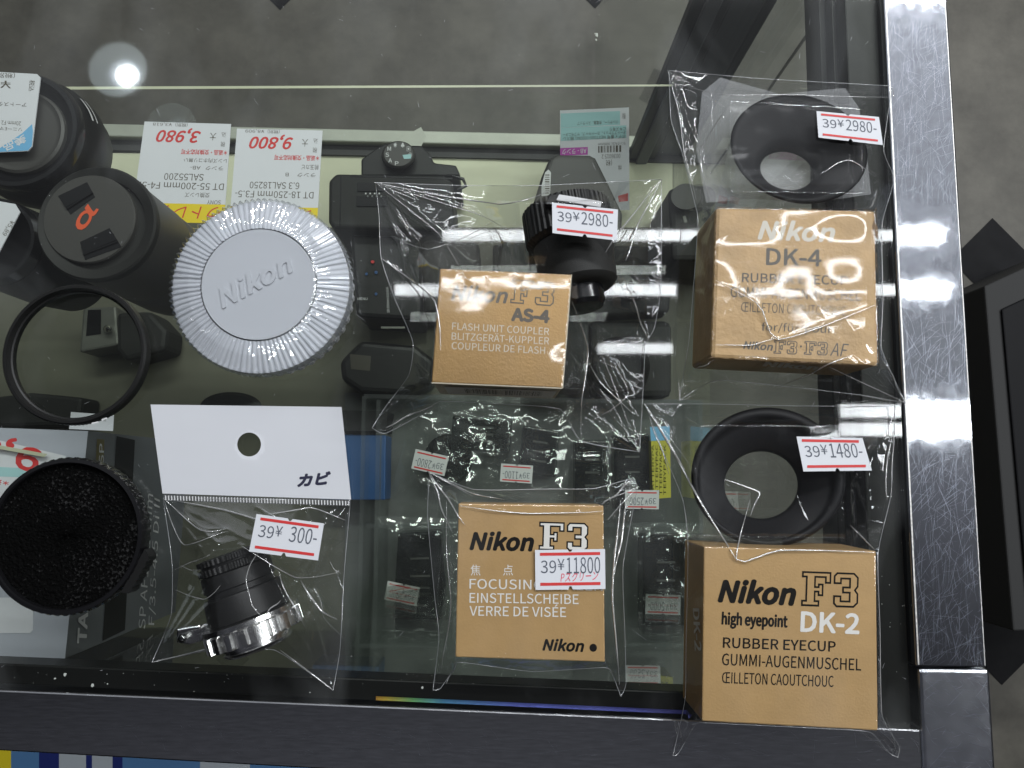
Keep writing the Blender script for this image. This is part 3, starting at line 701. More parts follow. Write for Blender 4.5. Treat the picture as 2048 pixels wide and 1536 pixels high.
# -- dark camera behind the bags at the right
t = thing('camera', 'black camera with a dial behind the edge of the right hand bags', 'camera', tuple(P(1400, 430, ZL)))
g = MB(); p = [P(u, v, -.28) for u, v in ((1338, 375), (1395, 368), (1470, 372), (1480, 520), (1345, 520))][::-1]; g.prism([(q.x, q.y, ZL + .001) for q in p], [tuple(q) for q in p]); obj('body', g, K['blackmatte'], t, bevel=.004)
g = MB(); g.loft([(1372, 395, 30, 26, 0, -.28), (1372, 393, 30, 26, 0, -.272), (1372, 392, .1, .1, 0, -.272)], 40); auto(obj('dial', g, K['greyplastic'], t))
g = MB(); strip(g, flat(-.28), 1360, 418, 1386, 419, 4, .0006); strip(g, flat(-.28), 1368, 432, 1372, 445, 6, .0006); obj('markings', g, K['silver'], t)
t = thing('camera_lens', 'black lens lying behind the bags below the strip light reflections', 'lens', tuple(P(1230, 730, ZL)))
g = MB(); g.loft([(1235, 745, 62, 60, 0, ZL + .001), (1238, 733, 62, 60, 0, -.31), (1238, 733, 52, 50, 0, -.305), (1238, 733, 44, 42, 0, -.312), (1238, 733, .1, .1, 0, -.313)], 56); auto(obj('barrel', g, K['blackplastic'], t))
g = MB(); p = [P(u, v, -.30) for u, v in ((1068, 640), (1180, 640), (1175, 775), (1050, 775))][::-1]; g.prism([(q.x, q.y, ZL + .001) for q in p], [tuple(q) for q in p]); tag(obj('lens_case', g, K['blackplastic'], bevel=.004), 'black case standing between the two rows of cameras under the flash coupler box', 'case')
t = thing('camera', 'made-up black camera darkening the shelf beneath the flash coupler bag', 'camera', tuple(P(1200, 600, ZL)))  # added black bulk that darkens this part of the shelf
g = MB(); p = [P(u, v, -.332) for u, v in ((985, 486), (1330, 490), (1345, 520), (1340, 625), (1180, 632), (985, 622))][::-1]; g.prism([(q.x, q.y, ZL + .001) for q in p], [tuple(q) for q in p]); obj('body', g, K['blackmatte'], t, bevel=.004, segs=3)
g = MB(); g.loft([(1262, 560, 46, 44, 0, -.3315), (1262, 556, 44, 42, 0, -.318), (1262, 556, 36, 34, 0, -.316), (1262, 556, .1, .1, 0, -.319)], 48); auto(obj('lens_mount', g, K['blackgloss'], t))
g = MB(); p = [P(u, v, -.342) for u, v in ((1180, 640), (1345, 640), (1345, 795), (1180, 795))][::-1]; g.prism([(q.x, q.y, ZL + .001) for q in p], [tuple(q) for q in p]); tag(obj('filler_pouch', g, K['blackmatte'], bevel=.006), 'made-up black pouch darkening the shelf under the lens behind the strip light reflections', 'pouch')  # added dark block, deepens the shelf tone below the lens
# -- compact camera under the filter
t = thing('compact_camera', 'small silver and black compact camera seen through the round filter', 'camera', tuple(P(235, 670, ZL)))
g = MB(); p = [P(u, v, -.33) for u, v in ((165, 616), (232, 612), (238, 690), (158, 705))][::-1]; g.prism([(q.x, q.y, ZL + .001) for q in p], [tuple(q) for q in p]); obj('body', g, K['silver'], t, bevel=.002)
g = MB(); patch(g, flat(-.33), [(176, 620), (202, 619), (202, 668), (172, 672)], .0004); obj('screen', g, K['panelblack'], t)
g = MB(); p = [P(u, v, -.325) for u, v in ((232, 624), (300, 622), (335, 660), (330, 700), (250, 722), (232, 700))][::-1]; g.prism([(q.x, q.y, ZL + .001) for q in p], [tuple(q) for q in p]); obj('grip', g, K['blackmatte'], t, bevel=.004)
g = MB(); g.loft([(215, 658, 9, 8, 0, -.329), (215, 657, 8, 7, 0, -.323), (215, 657, .1, .1, 0, -.321)], 20); obj('shutter_button', g, K['chrome'], t, smooth=True)
t = tag(obj('camera_case', (lambda g_: (g_.prism([(q.x, q.y, ZL + .001) for q in [P(u, v, -.33) for u, v in ((-60, 800), (60, 785), (165, 795), (158, 850), (-60, 855))][::-1]], [tuple(q) for q in [P(u, v, -.33) for u, v in ((-60, 800), (60, 785), (165, 795), (158, 850), (-60, 855))][::-1]]), g_)[1])(MB()), K['blackmatte'], bevel=.003), 'dark camera case at the left edge behind the grey carton', 'case')
t = thing('lens_cover', 'low black lens cap behind the white bag header', 'lens cap', tuple(P(460, 815, ZL)))
g = MB(); g.loft([(465, 822, 62, 34, 0, ZL + .001), (462, 814, 62, 30, 0, -.345), (460, 812, 50, 22, 0, -.342), (460, 812, .1, .1, 0, -.342)], 48); auto(obj('disc', g, K['blackplastic'], t))
# -- two coloured card slips
# -- grey carton with its sale tag
ztc = -.055
t = thing('lens_carton', 'grey and pale lens carton with white lettering on its dark side', 'carton', tuple(P(60, 1090, ZS)))
crn = [(-160, 850), (176, 862), (130, 1317), (-160, 1315)]
p = [P(u, v, ztc) for u, v in crn]
pb = [Vector((x.x, x.y, ZS + .0005)) for x in p]
g = MB(); g.add([p[3], p[2], p[1], p[0]], [[0, 1, 2, 3]]); g.mi = 0
g.add([p[1], p[2], pb[2], pb[1]], [[0, 1, 2, 3]]); g.m[-1] = 1
g.add([p[2], p[3], pb[3], pb[2]], [[0, 1, 2, 3]]); g.m[-1] = 0
g.add([p[0], p[1], pb[1], pb[0]], [[0, 1, 2, 3]]); g.m[-1] = 0
g.add([pb[0], pb[1], pb[2], pb[3]], [[0, 1, 2, 3]]); g.m[-1] = 0
ctn = obj('box_body', g, [K['boxpale'], K['boxgrey']], t)
g = MB(); patch(g, flat(ztc), [(-160, 1195), (67, 1195), (66, 1260), (60, 1266), (-160, 1266)][::-1], .0002); obj('white_panel', g, K['paper'], t)
sp_ = Plane(p[1], (p[2] - p[1]).cross(pb[1] - p[1])); 
if sp_.n.x < 0: sp_.n = -sp_.n
g = MB(); patch(g, sp_, [(233, 872), (270, 880), (250, 1260), (205, 1282)], .0003); obj('dark_band', g, K['blackmatte'], t)
g = MB(); patch(g, sp_, [(194, 878), (209, 879), (207, 935), (191, 935)], .0003); gl_ = obj('gold_badge', g, K['goldfoil'], t)
g = MB(); write(g, sp_, 'SP', 207, 928, 208, 888, 9, lift=.0005, bold=.015); obj('lettering', g, K['papergrey'], gl_)
g = MB(); write(g, sp_, 'TAMRON', 172, 1286, 184, 1085, 17, bold=.035, lift=.0005); write(g, sp_, 'SP AF10-24mm', 290, 1258, 306, 990, 13, lift=.0005); write(g, sp_, 'F/3.5-4.5 Di II', 308, 1250, 320, 1000, 11, lift=.0005)
obj('lettering', g, K['papergrey'], t)
ztg = -.048
q5 = [(-80, 862), (132, 912), (90, 1010), (-80, 1000)]
g = MB(); g.prism([P(u, v, ztg - .0006) for u, v in q5[::-1]], [P(u, v, ztg) for u, v in q5[::-1]]); stg = tag(obj('sale_tag', g, K['paper']), 'white sale tag with big red figures lying on the grey carton', 'price tag')
pl = flat(ztg)
g = MB(); write(g, pl, '9,8', 84, 902, -40, 872, 44, bold=.03, up=(-.3, 1)); write(g, pl, '＊返品不可', 18, 963, -60, 950, 8, bold=.02, up=(-.2, 1)); obj('lettering', g, K['red'], stg)
g = MB(); patch(g, pl, [(-80, 930), (85, 938), (55, 955), (-80, 950)][::-1], .00005); obj('pale_band', g, K['aqua'], stg)
g = MB(); g.prism([P(u, v, -.0465) for u, v in ((-80, 876), (95, 908), (88, 914), (-80, 884))][::-1], [P(u, v, -.0455) for u, v in ((-80, 876), (95, 908), (88, 914), (-80, 884))][::-1]); obj('clip_edge', g, K['edge'], stg)
g = MB(); q4 = [(142, 824), (228, 830), (226, 862), (138, 858)]
g.prism([P(u, v, -.1645) for u, v in q4[::-1]], [P(u, v, -.1638) for u, v in q4[::-1]]); sl = tag(obj('paper_slip', g, K['paper']), 'small white paper slip on the shelf under the filter ring', 'paper slip')
g = MB(); write(g, flat(-.1638), '30mm F2', 212, 843, 212, 826, 5); obj('lettering', g, K['inkgrey'], sl)

# -- clear tray with battery packs in little bags
ZT = ZL + .004
t = thing('storage_tray', 'clear acrylic tray with dividers holding small bagged batteries', 'tray', tuple(P(1050, 1080, ZL)))
g = MB()
def wall(u0, v0, u1, v1, th=.0016, h=.05):
    a, b_ = P(u0, v0, ZT + h), P(u1, v1, ZT + h); d = (b_ - a).normalized(); n_ = Vector((-d.y, d.x, 0)) * th
    q_ = [a + n_, b_ + n_, b_ - n_, a - n_]
    g.prism([(x.x, x.y, ZT) for x in q_][::-1], [tuple(x) for x in q_][::-1])
wall(728, 792, 716, 1378); wall(757, 800, 748, 1375); wall(732, 1052, 1380, 1050); wall(728, 792, 1400, 806); wall(700, 1290, 1380, 1290); wall(1400, 806, 1405, 1300)
obj('divider', g, K['acrylic'], t)
g = MB(); a = [P(690, 785, ZT), P(1405, 800, ZT), P(1405, 1390, ZT), P(690, 1380, ZT)]; g.prism([x - Vector((0, 0, .003)) for x in a[::-1]], a[::-1])
obj('tray_base', g, mat('grey_tray_base', (.105, .109, .106), .4, var=.25, vscale=20), t)

def gridbag(su, sv, q, z, seed, amp=.003):
    R = random.Random(seed); n = 26; g = MB(); vs = []
    for j in range(n):
        for i in range(n):
            u, v = quadpt(q, i / (n - 1), j / (n - 1)); k = min(i, j, n - 1 - i, n - 1 - j) / (n / 2)
            zz = z + amp * (abs(mnoise.noise(Vector((u * .02, v * .02, seed)))) * 1.5 + abs(mnoise.noise(Vector((u * .05, v * .05, seed + 3)))) * .6) * min(1, k * 3) - .004 * (1 - min(1, k * 3))
            vs.append(P(u, v, zz))
    g.add(vs, [[j * n + i, (j + 1) * n + i, (j + 1) * n + i + 1, j * n + i + 1] for j in range(n - 1) for i in range(n - 1)])
    return g
def sticker_on(parent, q, z, txt, detail=True, note=None, dim=False, seedn=0):
    """white price sticker with two red lines: q = tl tr br bl as printed (text reads tl->tr)"""
    zs = z if isinstance(z, (list, tuple)) else [z] * 4
    a, b_, d_ = P(*q[0], zs[0]), P(*q[1], zs[1]), P(*q[3], zs[3]); pl = plane3(a, b_, d_)
    m = (quadpt(q, .5, 0), quadpt(q, .5, 1)); nz = .035
    pts = [q[0], quadpt(q, .5 - nz, 0), quadpt(q, .5 - nz * .4, .06), quadpt(q, .5 + nz * .4, .06), quadpt(q, .5 + nz, 0), q[1], q[2], quadpt(q, .5 + nz, 1), quadpt(q, .5 + nz * .4, .92), quadpt(q, .5 - nz * .4, .92), quadpt(q, .5 - nz, 1), q[3]]
    vs = [pl(u, v) for u, v in pts]; lo = [p_ - pl.n * .00012 for p_ in vs]; n_ = len(vs)
    # winding so the printed side faces up
    nrm = (vs[5] - vs[0]).cross(vs[-1] - vs[0])
    if nrm.z > 0: top, bot = list(range(n_)), list(range(2 * n_ - 1, n_ - 1, -1))
    else: top, bot = list(range(n_ - 1, -1, -1)), list(range(n_, 2 * n_))
    g = MB(); g.add(vs + lo, [top, bot] + [[i, (i + 1) % n_, n_ + (i + 1) % n_, n_ + i] for i in range(n_)])
    st = obj('price_sticker', g, K['papergrey'] if dim else K['paper'], parent)
    g = MB()
    for tt in (.11, .86): 
        a1, b1 = quadpt(q, .07, tt), quadpt(q, .93, tt); h = math.dist(q[0], q[3]); strip(g, pl, *a1, *b1, h * .075, .0001)
    obj('red_line', g, K['red'], st)
    g = MB(); h = math.dist(q[0], q[3])
    upv = (q[0][0] - q[3][0], q[0][1] - q[3][1])
    x = .08
    p0, p1 = quadpt(q, .08, .58), quadpt(q, .30, .58)
    if txt:
        write(g, pl, txt[0], *p0, *p1, h * .31, up=upv)
        p0, p1 = quadpt(q, .32, .50), quadpt(q, .42, .51); write(g, pl, '¥', *p0, *p1, h * .28, up=upv)
        p0, p1 = quadpt(q, .45 if len(txt[1]) > 4 else .53, .60), quadpt(q, .93, .60); write(g, pl, txt[1], *p0, *p1, h * .40, up=upv)
        obj('lettering', g, K['stamp'], st)
    if note:
        g = MB(); p0, p1 = quadpt(q, .36, .80), quadpt(q, .90, .76); write(g, pl, note, *p0, *p1, h * .20, shear=.2, up=upv); obj('handwriting', g, K['redpen'], st)
    return st
def battery(label, q, zt, stick, txt, bagq, seed, shape='box', m=None):
    c = P(*quadpt(q, .5, .5), ZT)
    t = thing('battery_pack', label, 'battery', (c.x, c.y, ZT), 'bagged batteries in the tray')
    if shape == 'box':
        p_ = [P(u, v, zt) for u, v in q][::-1]; g = MB(); g.prism([(x.x, x.y, ZT + .0005) for x in p_], [tuple(x) for x in p_]); o = obj('case', g, m or K['blackgloss'], t, bevel=.002, segs=3)
        g = MB(); pl = flat(zt)
        for k in range(3): strip(g, pl, *quadpt(q, .3, .3 + .2 * k), *quadpt(q, .7, .3 + .2 * k), 4, .0003)
        obj('markings', g, K['greyplastic'], t)
    else:
        u, v = quadpt(q, .5, .5); ru, rv = abs(q[1][0] - q[0][0]) / 2, abs(q[3][1] - q[0][1]) / 2
        g = MB(); g.loft([(u, v + 3, ru, rv, 0, ZT + .0005), (u, v, ru, rv, 0, zt - .003), (u, v, ru * .9, rv * .9, 0, zt), (u, v, ru * .6, rv * .6, 0, zt - .002), (u, v, .1, .1, 0, zt - .002)], 40); o = auto(obj('case', g, K['blackgloss'], t))
    bo = obj('bag', gridbag(0, 0, bagq, zt + .003, seed), K['filmold'], t, smooth=True)
    if stick: sticker_on(bo, stick, zt + .013, txt, dim=True)
    return t
def rotq(u, v, w, h, a):
    c_, s_ = math.cos(math.radians(a)), math.sin(math.radians(a))
    return [(u + x * c_ - y * s_, v + x * s_ + y * c_) for x, y in ((-w, -h), (w, -h), (w, h), (-w, h))]
battery('round black accessory in a bag bearing two grey stickers', [(848, 868), (945, 868), (945, 968), (848, 968)], -.335, rotq(860, 925, 34, 20, 193), ('39', '2800-'), rotq(880, 925, 80, 95, 15), 11, 'round')
battery('black battery in a crumpled bag with the sticker just above the focusing screen box', [(1046, 850), (1120, 862), (1112, 955), (1036, 945)], -.335, rotq(1033, 947, 32, 18, 184), ('39', '1100-'), rotq(1040, 900, 100, 95, 4), 12)
battery('black battery with a yellow side label and a sticker at its foot', [(1228, 868), (1300, 868), (1302, 1020), (1230, 1020)], -.335, rotq(1284, 999, 34, 19, 181), ('39', '2500-'), rotq(1255, 940, 75, 100, 0), 13)
battery('black battery standing left of the focusing screen box in the front tray row', [(796, 1066), (880, 1062), (900, 1240), (785, 1240)], -.33, rotq(804, 1187, 33, 19, 192), ('39', '2500-'), rotq(838, 1150, 85, 115, 2), 14)
battery('black battery right of the focusing screen box in the front tray row', [(1286, 1070), (1378, 1070), (1378, 1252), (1286, 1252)], -.33, rotq(1326, 1209, 35, 20, 182), ('39', '5000-'), rotq(1320, 1160, 75, 115, 0), 15)
battery('plain black block in a glossy bag under the lower edge of the flash coupler bag', [(905, 830), (1025, 838), (1020, 905), (900, 900)], -.335, None, None, rotq(960, 880, 90, 70, 6), 16)
battery('plain black block beside the yellow label in the tray', [(1150, 880), (1218, 880), (1220, 1010), (1150, 1010)], -.338, None, None, rotq(1180, 950, 60, 90, 0), 17)
g = MB(); q = [(1302, 882), (1340, 880), (1342, 995), (1306, 998)]
p_ = [P(u, v, -.325) for u, v in q][::-1]; g.prism([(x.x, x.y, ZT + .0005) for x in p_], [tuple(x) for x in p_]); yl = tag(obj('label_box', g, K['yellowdim']), 'narrow box with a yellow label and a blue end in the tray', 'box')
g = MB(); patch(g, flat(-.325), [(1302, 882), (1340, 880), (1339, 852), (1300, 854)], .0003); obj('blue_end', g, K['lightblue'], yl)
g = MB(); 
for k in range(4): write(g, flat(-.325), 'BATTERYPACK'[k:k + 9], 1308 + k * 8, 990, 1308 + k * 8, 890, 5, lift=.0003, up=(-1, 0))
obj('lettering', g, K['ink'], yl)
g = MB(); q = [(640, 868), (772, 870), (770, 1000), (640, 1000)]
p_ = [P(u, v, -.325) for u, v in q][::-1]; g.prism([(x.x, x.y, ZL + .0008) for x in p_], [tuple(x) for x in p_]); bb = tag(obj('accessory_box', g, K['blue'], bevel=.001), 'blue box with a dark top partly hidden by the white bag header', 'box')
g = MB(); p_ = [P(u, v, -.32) for u, v in ((640, 820), (775, 822), (772, 862), (640, 862))][::-1]; g.prism([(x.x, x.y, ZL + .0008) for x in p_], [tuple(x) for x in p_]); obj('dark_end', g, K['blackplastic'], bb)

# ================================================================== STOCK ON THE COUNTER GLASS
# -- clear round cap
cz = .018
c = P(513, 565, cz); sc_ = S(cz)
t = thing('clear_cap', 'clear ribbed round plastic cap with raised lettering on a milky base', 'lens cap', (c.x, c.y, 0))
R1, R0 = 190 * sc_, 119 * sc_
NB = 92
def serr(j, i, r, z): return (r * (1.0 + (.016 if (i // 4) % 2 else 0)), z) if r > R1 * .9 else (r, z)
g = MB(Matrix.Translation((c.x, c.y, 0))); g.lathe([(R1 * .91, .0003), (R1 * .945, .001), (R1 * .955, .0055), (R1 * .92, .006), (R1 * .8, .0062), (R0 * .5, .0064)], NB * 4, serr); auto(obj('base', g, K['milkrim'], t), 30)
g = MB(Matrix.Translation((c.x, c.y, 0))); g.lathe([(R0 * 1.0, .0065), (R0 * 1.0, .0140), (R0 * .985, .0158), (.0001, .0158)], 96); auto(obj('inner_disc', g, K['milk'], t))
prof = [(R1 * 1.0, .0062), (R1 * 1.0, .0120), (R1 * .985, .0150), (R1 * .95, .0168), (R1 * .90, .0175), (R1 * .80, .0178), (R1 * .72, .0178), (R0 * 1.03, .0182), (R0 * 1.0, .0186), (R0 * .97, .0180), (R0 * .90, .0178), (R0 * .5, .0178), (.0001, .0178)]
_ra = random.Random(2); RIB = [_ra.uniform(.35, 1.5) for _ in range(NB)]
def ribs(j, i, r, z):
    w = abs(((i % 8) / 8) - .5) * 2        # 0 valley..1 ridge
    k = max(0, min(1, (r - R0 * 1.02) / (R1 - R0)))
    edge = 1 if r > R1 * .93 else 0
    return (r * (1 - .035 * (1 - w) * edge), z - (.0007 * RIB[i // 8] * (1 - w) * (.5 + k) if r > R0 * 1.05 else 0))
g = MB(Matrix.Translation((c.x, c.y, 0))); g.lathe(prof, NB * 8, ribs, cap0=False, cap1=False); cov = auto(obj('cover', g, K['clearcap'], t), 25)
g = MB(Matrix.Translation((c.x, c.y, 0)))
g.lathe([(R1 * .97, .0064), (R1 * .97, .0125), (R1 * .78, .0145), (R0 * 1.01, .0152)], NB * 4, lambda j, i, r, z: (r, z + (.0005 * RIB[(i // 4) % NB] if (i // 2) % 2 else 0)), cap0=False, cap1=False)
obj('ribbed_liner', g, mat('frosted_styrene', (.66, .675, .70), .16, coat=1), t)
g = MB(); write(g, flat(.0158), 'Nikon', 447, 616, 590, 540, 36, bold=.03, shear=.3, lift=.00005, depth=.0005); obj('lettering', g, K['milk'], t)

# -- filter ring
zr = .0055; c = P(147, 707, zr); s_ = S(zr)
t = thing('filter_ring', 'thin black filter ring with clear glass lying on the counter', 'filter', (c.x, c.y, 0))
r = 146 * s_
def knurl(j, i, r_, z): return (r_ * (1 + (.006 if i % 2 else 0)), z) if j in (2, 3) else (r_, z)
g = MB(Matrix.Translation((c.x, c.y, 0))); g.lathe([(r * .90, .0004), (r * .97, .0004), (r * .985, .0012), (r * .985, .0048), (r * .965, .0055), (r * .93, .0055), (r * .915, .0045), (r * .905, .0035), (r * .885, .0032), (r * .885, .002), (r * .90, .0018)], 240, knurl, close=True); auto(obj('ring', g, K['blackplastic'], t), 30)
g = MB(Matrix.Translation((c.x, c.y, 0))); g.lathe([(r * .893, .0026), (.0001, .0026)], 96, cap0=False, cap1=False); obj('filter_glass', g, K['filterglass'], t)
g = MB(); pl_ = flat(.0056)
for (ua, va, ub, vb) in ((183, 847, 197, 844), (203, 840, 214, 836)): strip(g, pl_, ua, va, ub, vb, 3)
obj('engraving', g, K['papergrey'], t)

# -- felt lined cap
zr = .008; c = P(128, 1072, zr); s_ = S(zr); r = 157 * s_
t = thing('lens_cover', 'black round push-on cap lying open to show its felt lining', 'lens cap', (c.x, c.y, 0))
def rimrib(j, i, r_, z): return (r_ * (1 + (.010 if (i // 3) % 2 else 0)), z) if j in (1, 2) else (r_, z)
g = MB(Matrix.Translation((c.x, c.y, 0))); g.lathe([(r * .93, .0004), (r * .96, .0012), (r * .975, .0062), (r * .96, .0078), (r * .915, .0080), (r * .90, .0074), (r * .895, .004), (r * .885, .004)], 6 * 60, rimrib, cap0=True, cap1=False); auto(obj('shell', g, K['blackgloss'], t), 30)
g = MB(Matrix.Translation((c.x, c.y, 0)))
R = random.Random(3); n1, n2 = 200, 60; vs = []
for j in range(n2):
    for i in range(n1):
        rr = r * .90 * (1 - j / (n2 - 1)) + .00005; a = 2 * math.pi * i / n1
        vs.append((rr * math.cos(a), rr * math.sin(a), .0055 + R.uniform(-.0004, .0004) * (1 if j else 0)))
g.add(vs, [[j * n1 + i, j * n1 + (i + 1) % n1, (j + 1) * n1 + (i + 1) % n1, (j + 1) * n1 + i] for j in range(n2 - 1) for i in range(n1)])
obj('felt_lining', g, K['felt'], t, smooth=True)
g = MB(); d = (P(277, 1150, .008) - c); a = math.atan2(d.y, d.x)
T_ = Matrix.Translation((c.x, c.y, 0)) @ Matrix.Rotation(a, 4, 'Z'); g = MB(T_)
poly = [(r * .96, -.0085)] + [(r * 1.055 + (.0005 if k % 2 else 0), -.0075 + k * .0012) for k in range(13)] + [(r * .96, .0085)]
g.prism([(x, y, .001) for x, y in poly], [(x, y, .0068) for x, y in poly]); obj('grip_tab', g, K['blackplastic'], t)

# ---- bags of film
def poly_len(p): return [0] + list(np.cumsum([math.dist(p[i], p[i + 1]) for i in range(len(p) - 1)]))
def along(p, t):
    L = poly_len(p); L = np.array(L) / L[-1]; p = np.array(p, float)
    return np.stack([np.interp(t, L, p[:, 0]), np.interp(t, L, p[:, 1])], -1)
def smooth_poly(p, n=60):
    p = [tuple(map(float, q_)) for q_ in p]
    if len(p) < 3: return [lerp2(p[0], p[-1], k / n) for k in range(n + 1)]
    out = []
    for i in range(len(p) - 1):
        p0, p1, p2, p3 = p[max(i - 1, 0)], p[i], p[i + 1], p[min(i + 2, len(p) - 1)]
        for k in range(8):
            t = k / 8; t2, t3 = t * t, t * t * t
            out.append(tuple(.5 * (2 * p1[a] + (p2[a] - p0[a]) * t * .6 + (2 * p0[a] - 5 * p1[a] + 4 * p2[a] - p3[a]) * t2 * .6 + (3 * p1[a] - p0[a] - 3 * p2[a] + p3[a]) * t3 * .6) + (.4 * (p2[a] - p1[a]) * (t - .0) if False else 0) for a in (0, 1)) if False else tuple(p1[a] + (p2[a] - p1[a]) * t + ((p2[a] - p0[a]) * (t3 - 2 * t2 + t) + (p3[a] - p1[a]) * (t3 - t2)) * .25 - (p2[a] - p1[a]) * ((t3 - 2 * t2 + t) + (t3 - t2)) * .5 for a in (0, 1)))
    out.append(p[-1]); return out
def seg_d(U, V, a, b):
    ax, ay = a; bx, by = b; dx, dy = bx - ax, by - ay; L2 = dx * dx + dy * dy + 1e-9
    t = np.clip(((U - ax) * dx + (V - ay) * dy) / L2, 0, 1)
    return np.hypot(U - ax - t * dx, V - ay - t * dy), t
def quad_out(U, V, q):
    """distance outside a convex quad (image px), 0 inside"""
    n = len(q); sgn = None; inside = np.ones_like(U, bool); D = np.full_like(U, 1e9)
    ar = sum(q[i][0] * q[(i + 1) % n][1] - q[(i + 1) % n][0] * q[i][1] for i in range(n))
    for i in range(n):
        a, b = q[i], q[(i + 1) % n]
        cr_ = (b[0] - a[0]) * (V - a[1]) - (b[1] - a[1]) * (U - a[0])
        inside &= (cr_ * (1 if ar > 0 else -1) >= 0)
        D = np.minimum(D, seg_d(U, V, a, b)[0])
    return np.where(inside, 0, D)
_rng = np.random.RandomState(5)
_tab = _rng.rand(64, 64)
def vnoise(U, V, k, seed=0):
    x = U / k + seed * 7.31; y = V / k + seed * 3.77
    xi, yi = np.floor(x).astype(int), np.floor(y).astype(int); fx, fy = x - xi, y - yi
    fx, fy = fx * fx * fx * (fx * (fx * 6 - 15) + 10), fy * fy * fy * (fy * (fy * 6 - 15) + 10)
    g_ = lambda a, b: _tab[(xi + a) % 64, (yi + b) % 64]
    return (g_(0, 0) * (1 - fx) + g_(1, 0) * fx) * (1 - fy) + (g_(0, 1) * (1 - fx) + g_(1, 1) * fx) * fy
def facets(U, V, n, seed, bounds, k=3):
    """crumpled sheet: a sum of random folded (tent) fields, straight sharp creases"""
    R = np.random.RandomState(seed); Z = np.zeros_like(U); x0, x1, y0, y1 = bounds
    for _ in range(n):
        cx, cy = R.uniform(x0, x1), R.uniform(y0, y1); a = R.uniform(0, math.pi); L = R.uniform(40, 170)
        dx, dy = math.cos(a), math.sin(a); d = (U - cx) * -dy + (V - cy) * dx; s = (U - cx) * dx + (V - cy) * dy
        w = R.uniform(12, 40); Z += R.choice([1, 1, -.6]) * R.uniform(.4, 1) * np.maximum(0, 1 - np.abs(d) / w) * np.maximum(0, 1 - (s / L) ** 2)
    return Z
def bag(label, top, right, bottom, left, contents, seed, creases=(), nrand=30, fac=40, amp=.0008, step=3.0, tent=75, base=.0012, group='cellophane bags on the counter', film='film', seams=True, loc=None, topamp=.12, nfold=18, bulge=.0006, foldr=1.0, hook=()):
    T_, R_, B_, L_ = (smooth_poly(x) for x in (top, right, bottom, left))
    nu = int(max(poly_len(T_)[-1], poly_len(B_)[-1]) / step); nv = int(max(poly_len(L_)[-1], poly_len(R_)[-1]) / step)
    s = np.linspace(0, 1, nu); t = np.linspace(0, 1, nv)
    tp, bp_, lf, rt = along(T_, s), along(B_, s), along(L_, t), along(R_, t)
    Sg, Tg = np.meshgrid(s, t)
    Q = np.zeros((nv, nu, 2))
    for a in (0, 1):
        Q[..., a] = (1 - Tg) * tp[None, :, a] + Tg * bp_[None, :, a] + (1 - Sg) * lf[:, None, a] + Sg * rt[:, None, a] \
            - ((1 - Sg) * (1 - Tg) * tp[0, a] + Sg * (1 - Tg) * tp[-1, a] + (1 - Sg) * Tg * bp_[0, a] + Sg * Tg * bp_[-1, a])
    U, V = Q[..., 0], Q[..., 1]
    Z = np.full_like(U, base); on = np.zeros_like(U)
    for (q, h) in contents:
        d = quad_out(U, V, q)
        if isinstance(h, tuple):
            v0_, v1_ = min(p_[1] for p_ in q), max(p_[1] for p_ in q); h = h[0] + (h[1] - h[0]) * np.clip((V - v0_) / (v1_ - v0_), 0, 1)
        zz = h * np.clip(1 - d / tent, 0, 1) ** 1.15
        Z = np.maximum(Z, zz); on = np.maximum(on, np.clip(1 - d / 14, 0, 1))
    edge = np.minimum(np.minimum(Sg * nu, (1 - Sg) * nu), np.minimum(Tg * nv, (1 - Tg) * nv)) * step
    ef = np.clip(edge / 40, 0, 1)
    bd = (U.min(), U.max(), V.min(), V.max())
    wr = facets(U, V, fac, seed, bd) * .9
    wr += np.abs(vnoise(U, V, 60, seed) - .5) * 2.2 + np.abs(vnoise(U, V, 26, seed + 1) - .5) * .7
    wgt = (1 - on) + on * topamp
    W_ = wr * amp * wgt + on * vnoise(U, V, 95, seed + 5) * bulge
    R = random.Random(seed); cs = list(creases)
    cor = [tuple(tp[0]), tuple(tp[-1]), tuple(bp_[-1]), tuple(bp_[0])]
    cen = (float(U.mean()), float(V.mean()))
    for c0 in cor:
        for _ in range(max(2, nrand // 6)):
            a = math.atan2(cen[1] - c0[1], cen[0] - c0[0]) + R.gauss(0, .38); L = R.uniform(80, 260)
            cs.append(([c0, (c0[0] + math.cos(a) * L, c0[1] + math.sin(a) * L)], R.uniform(2.5, 7), R.uniform(.0008, .0024)))
    for _ in range(nrand):
        a = R.uniform(0, math.pi); L = R.uniform(25, 140); x, y = R.uniform(bd[0], bd[1]), R.uniform(bd[2], bd[3])
        mid = (x + math.cos(a) * L / 2 + R.gauss(0, 6), y + math.sin(a) * L / 2 + R.gauss(0, 6))
        cs.append(([(x, y), mid, (x + math.cos(a) * L, y + math.sin(a) * L)], R.uniform(2, 6), R.uniform(.0004, .0016)))
    for (pts, w, am) in cs:
        m_ = np.full_like(U, 1e9)
        for i in range(len(pts) - 1):
            d, tt = seg_d(U, V, pts[i], pts[i + 1]); m_ = np.minimum(m_, d)
        W_ += am * np.exp(-m_ / w) * (1 - on * (1 - topamp))
    for (hx, hy, rad, hz) in hook: Z += hz * np.exp(-((U - hx) ** 2 + (V - hy) ** 2) / (2 * rad * rad))
    Z = np.maximum(Z, .0006) + np.maximum(W_, 0) * (.25 + .75 * ef) + .0002
    # image points at their heights -> world
    dirs = [c2w(1, 0, 0), c2w(0, 1, 0), c2w(0, 0, 1)]
    X_, Y_ = U - 1024, V - 768
    wx = X_ * dirs[0].x + Y_ * dirs[1].x + FPX * dirs[2].x
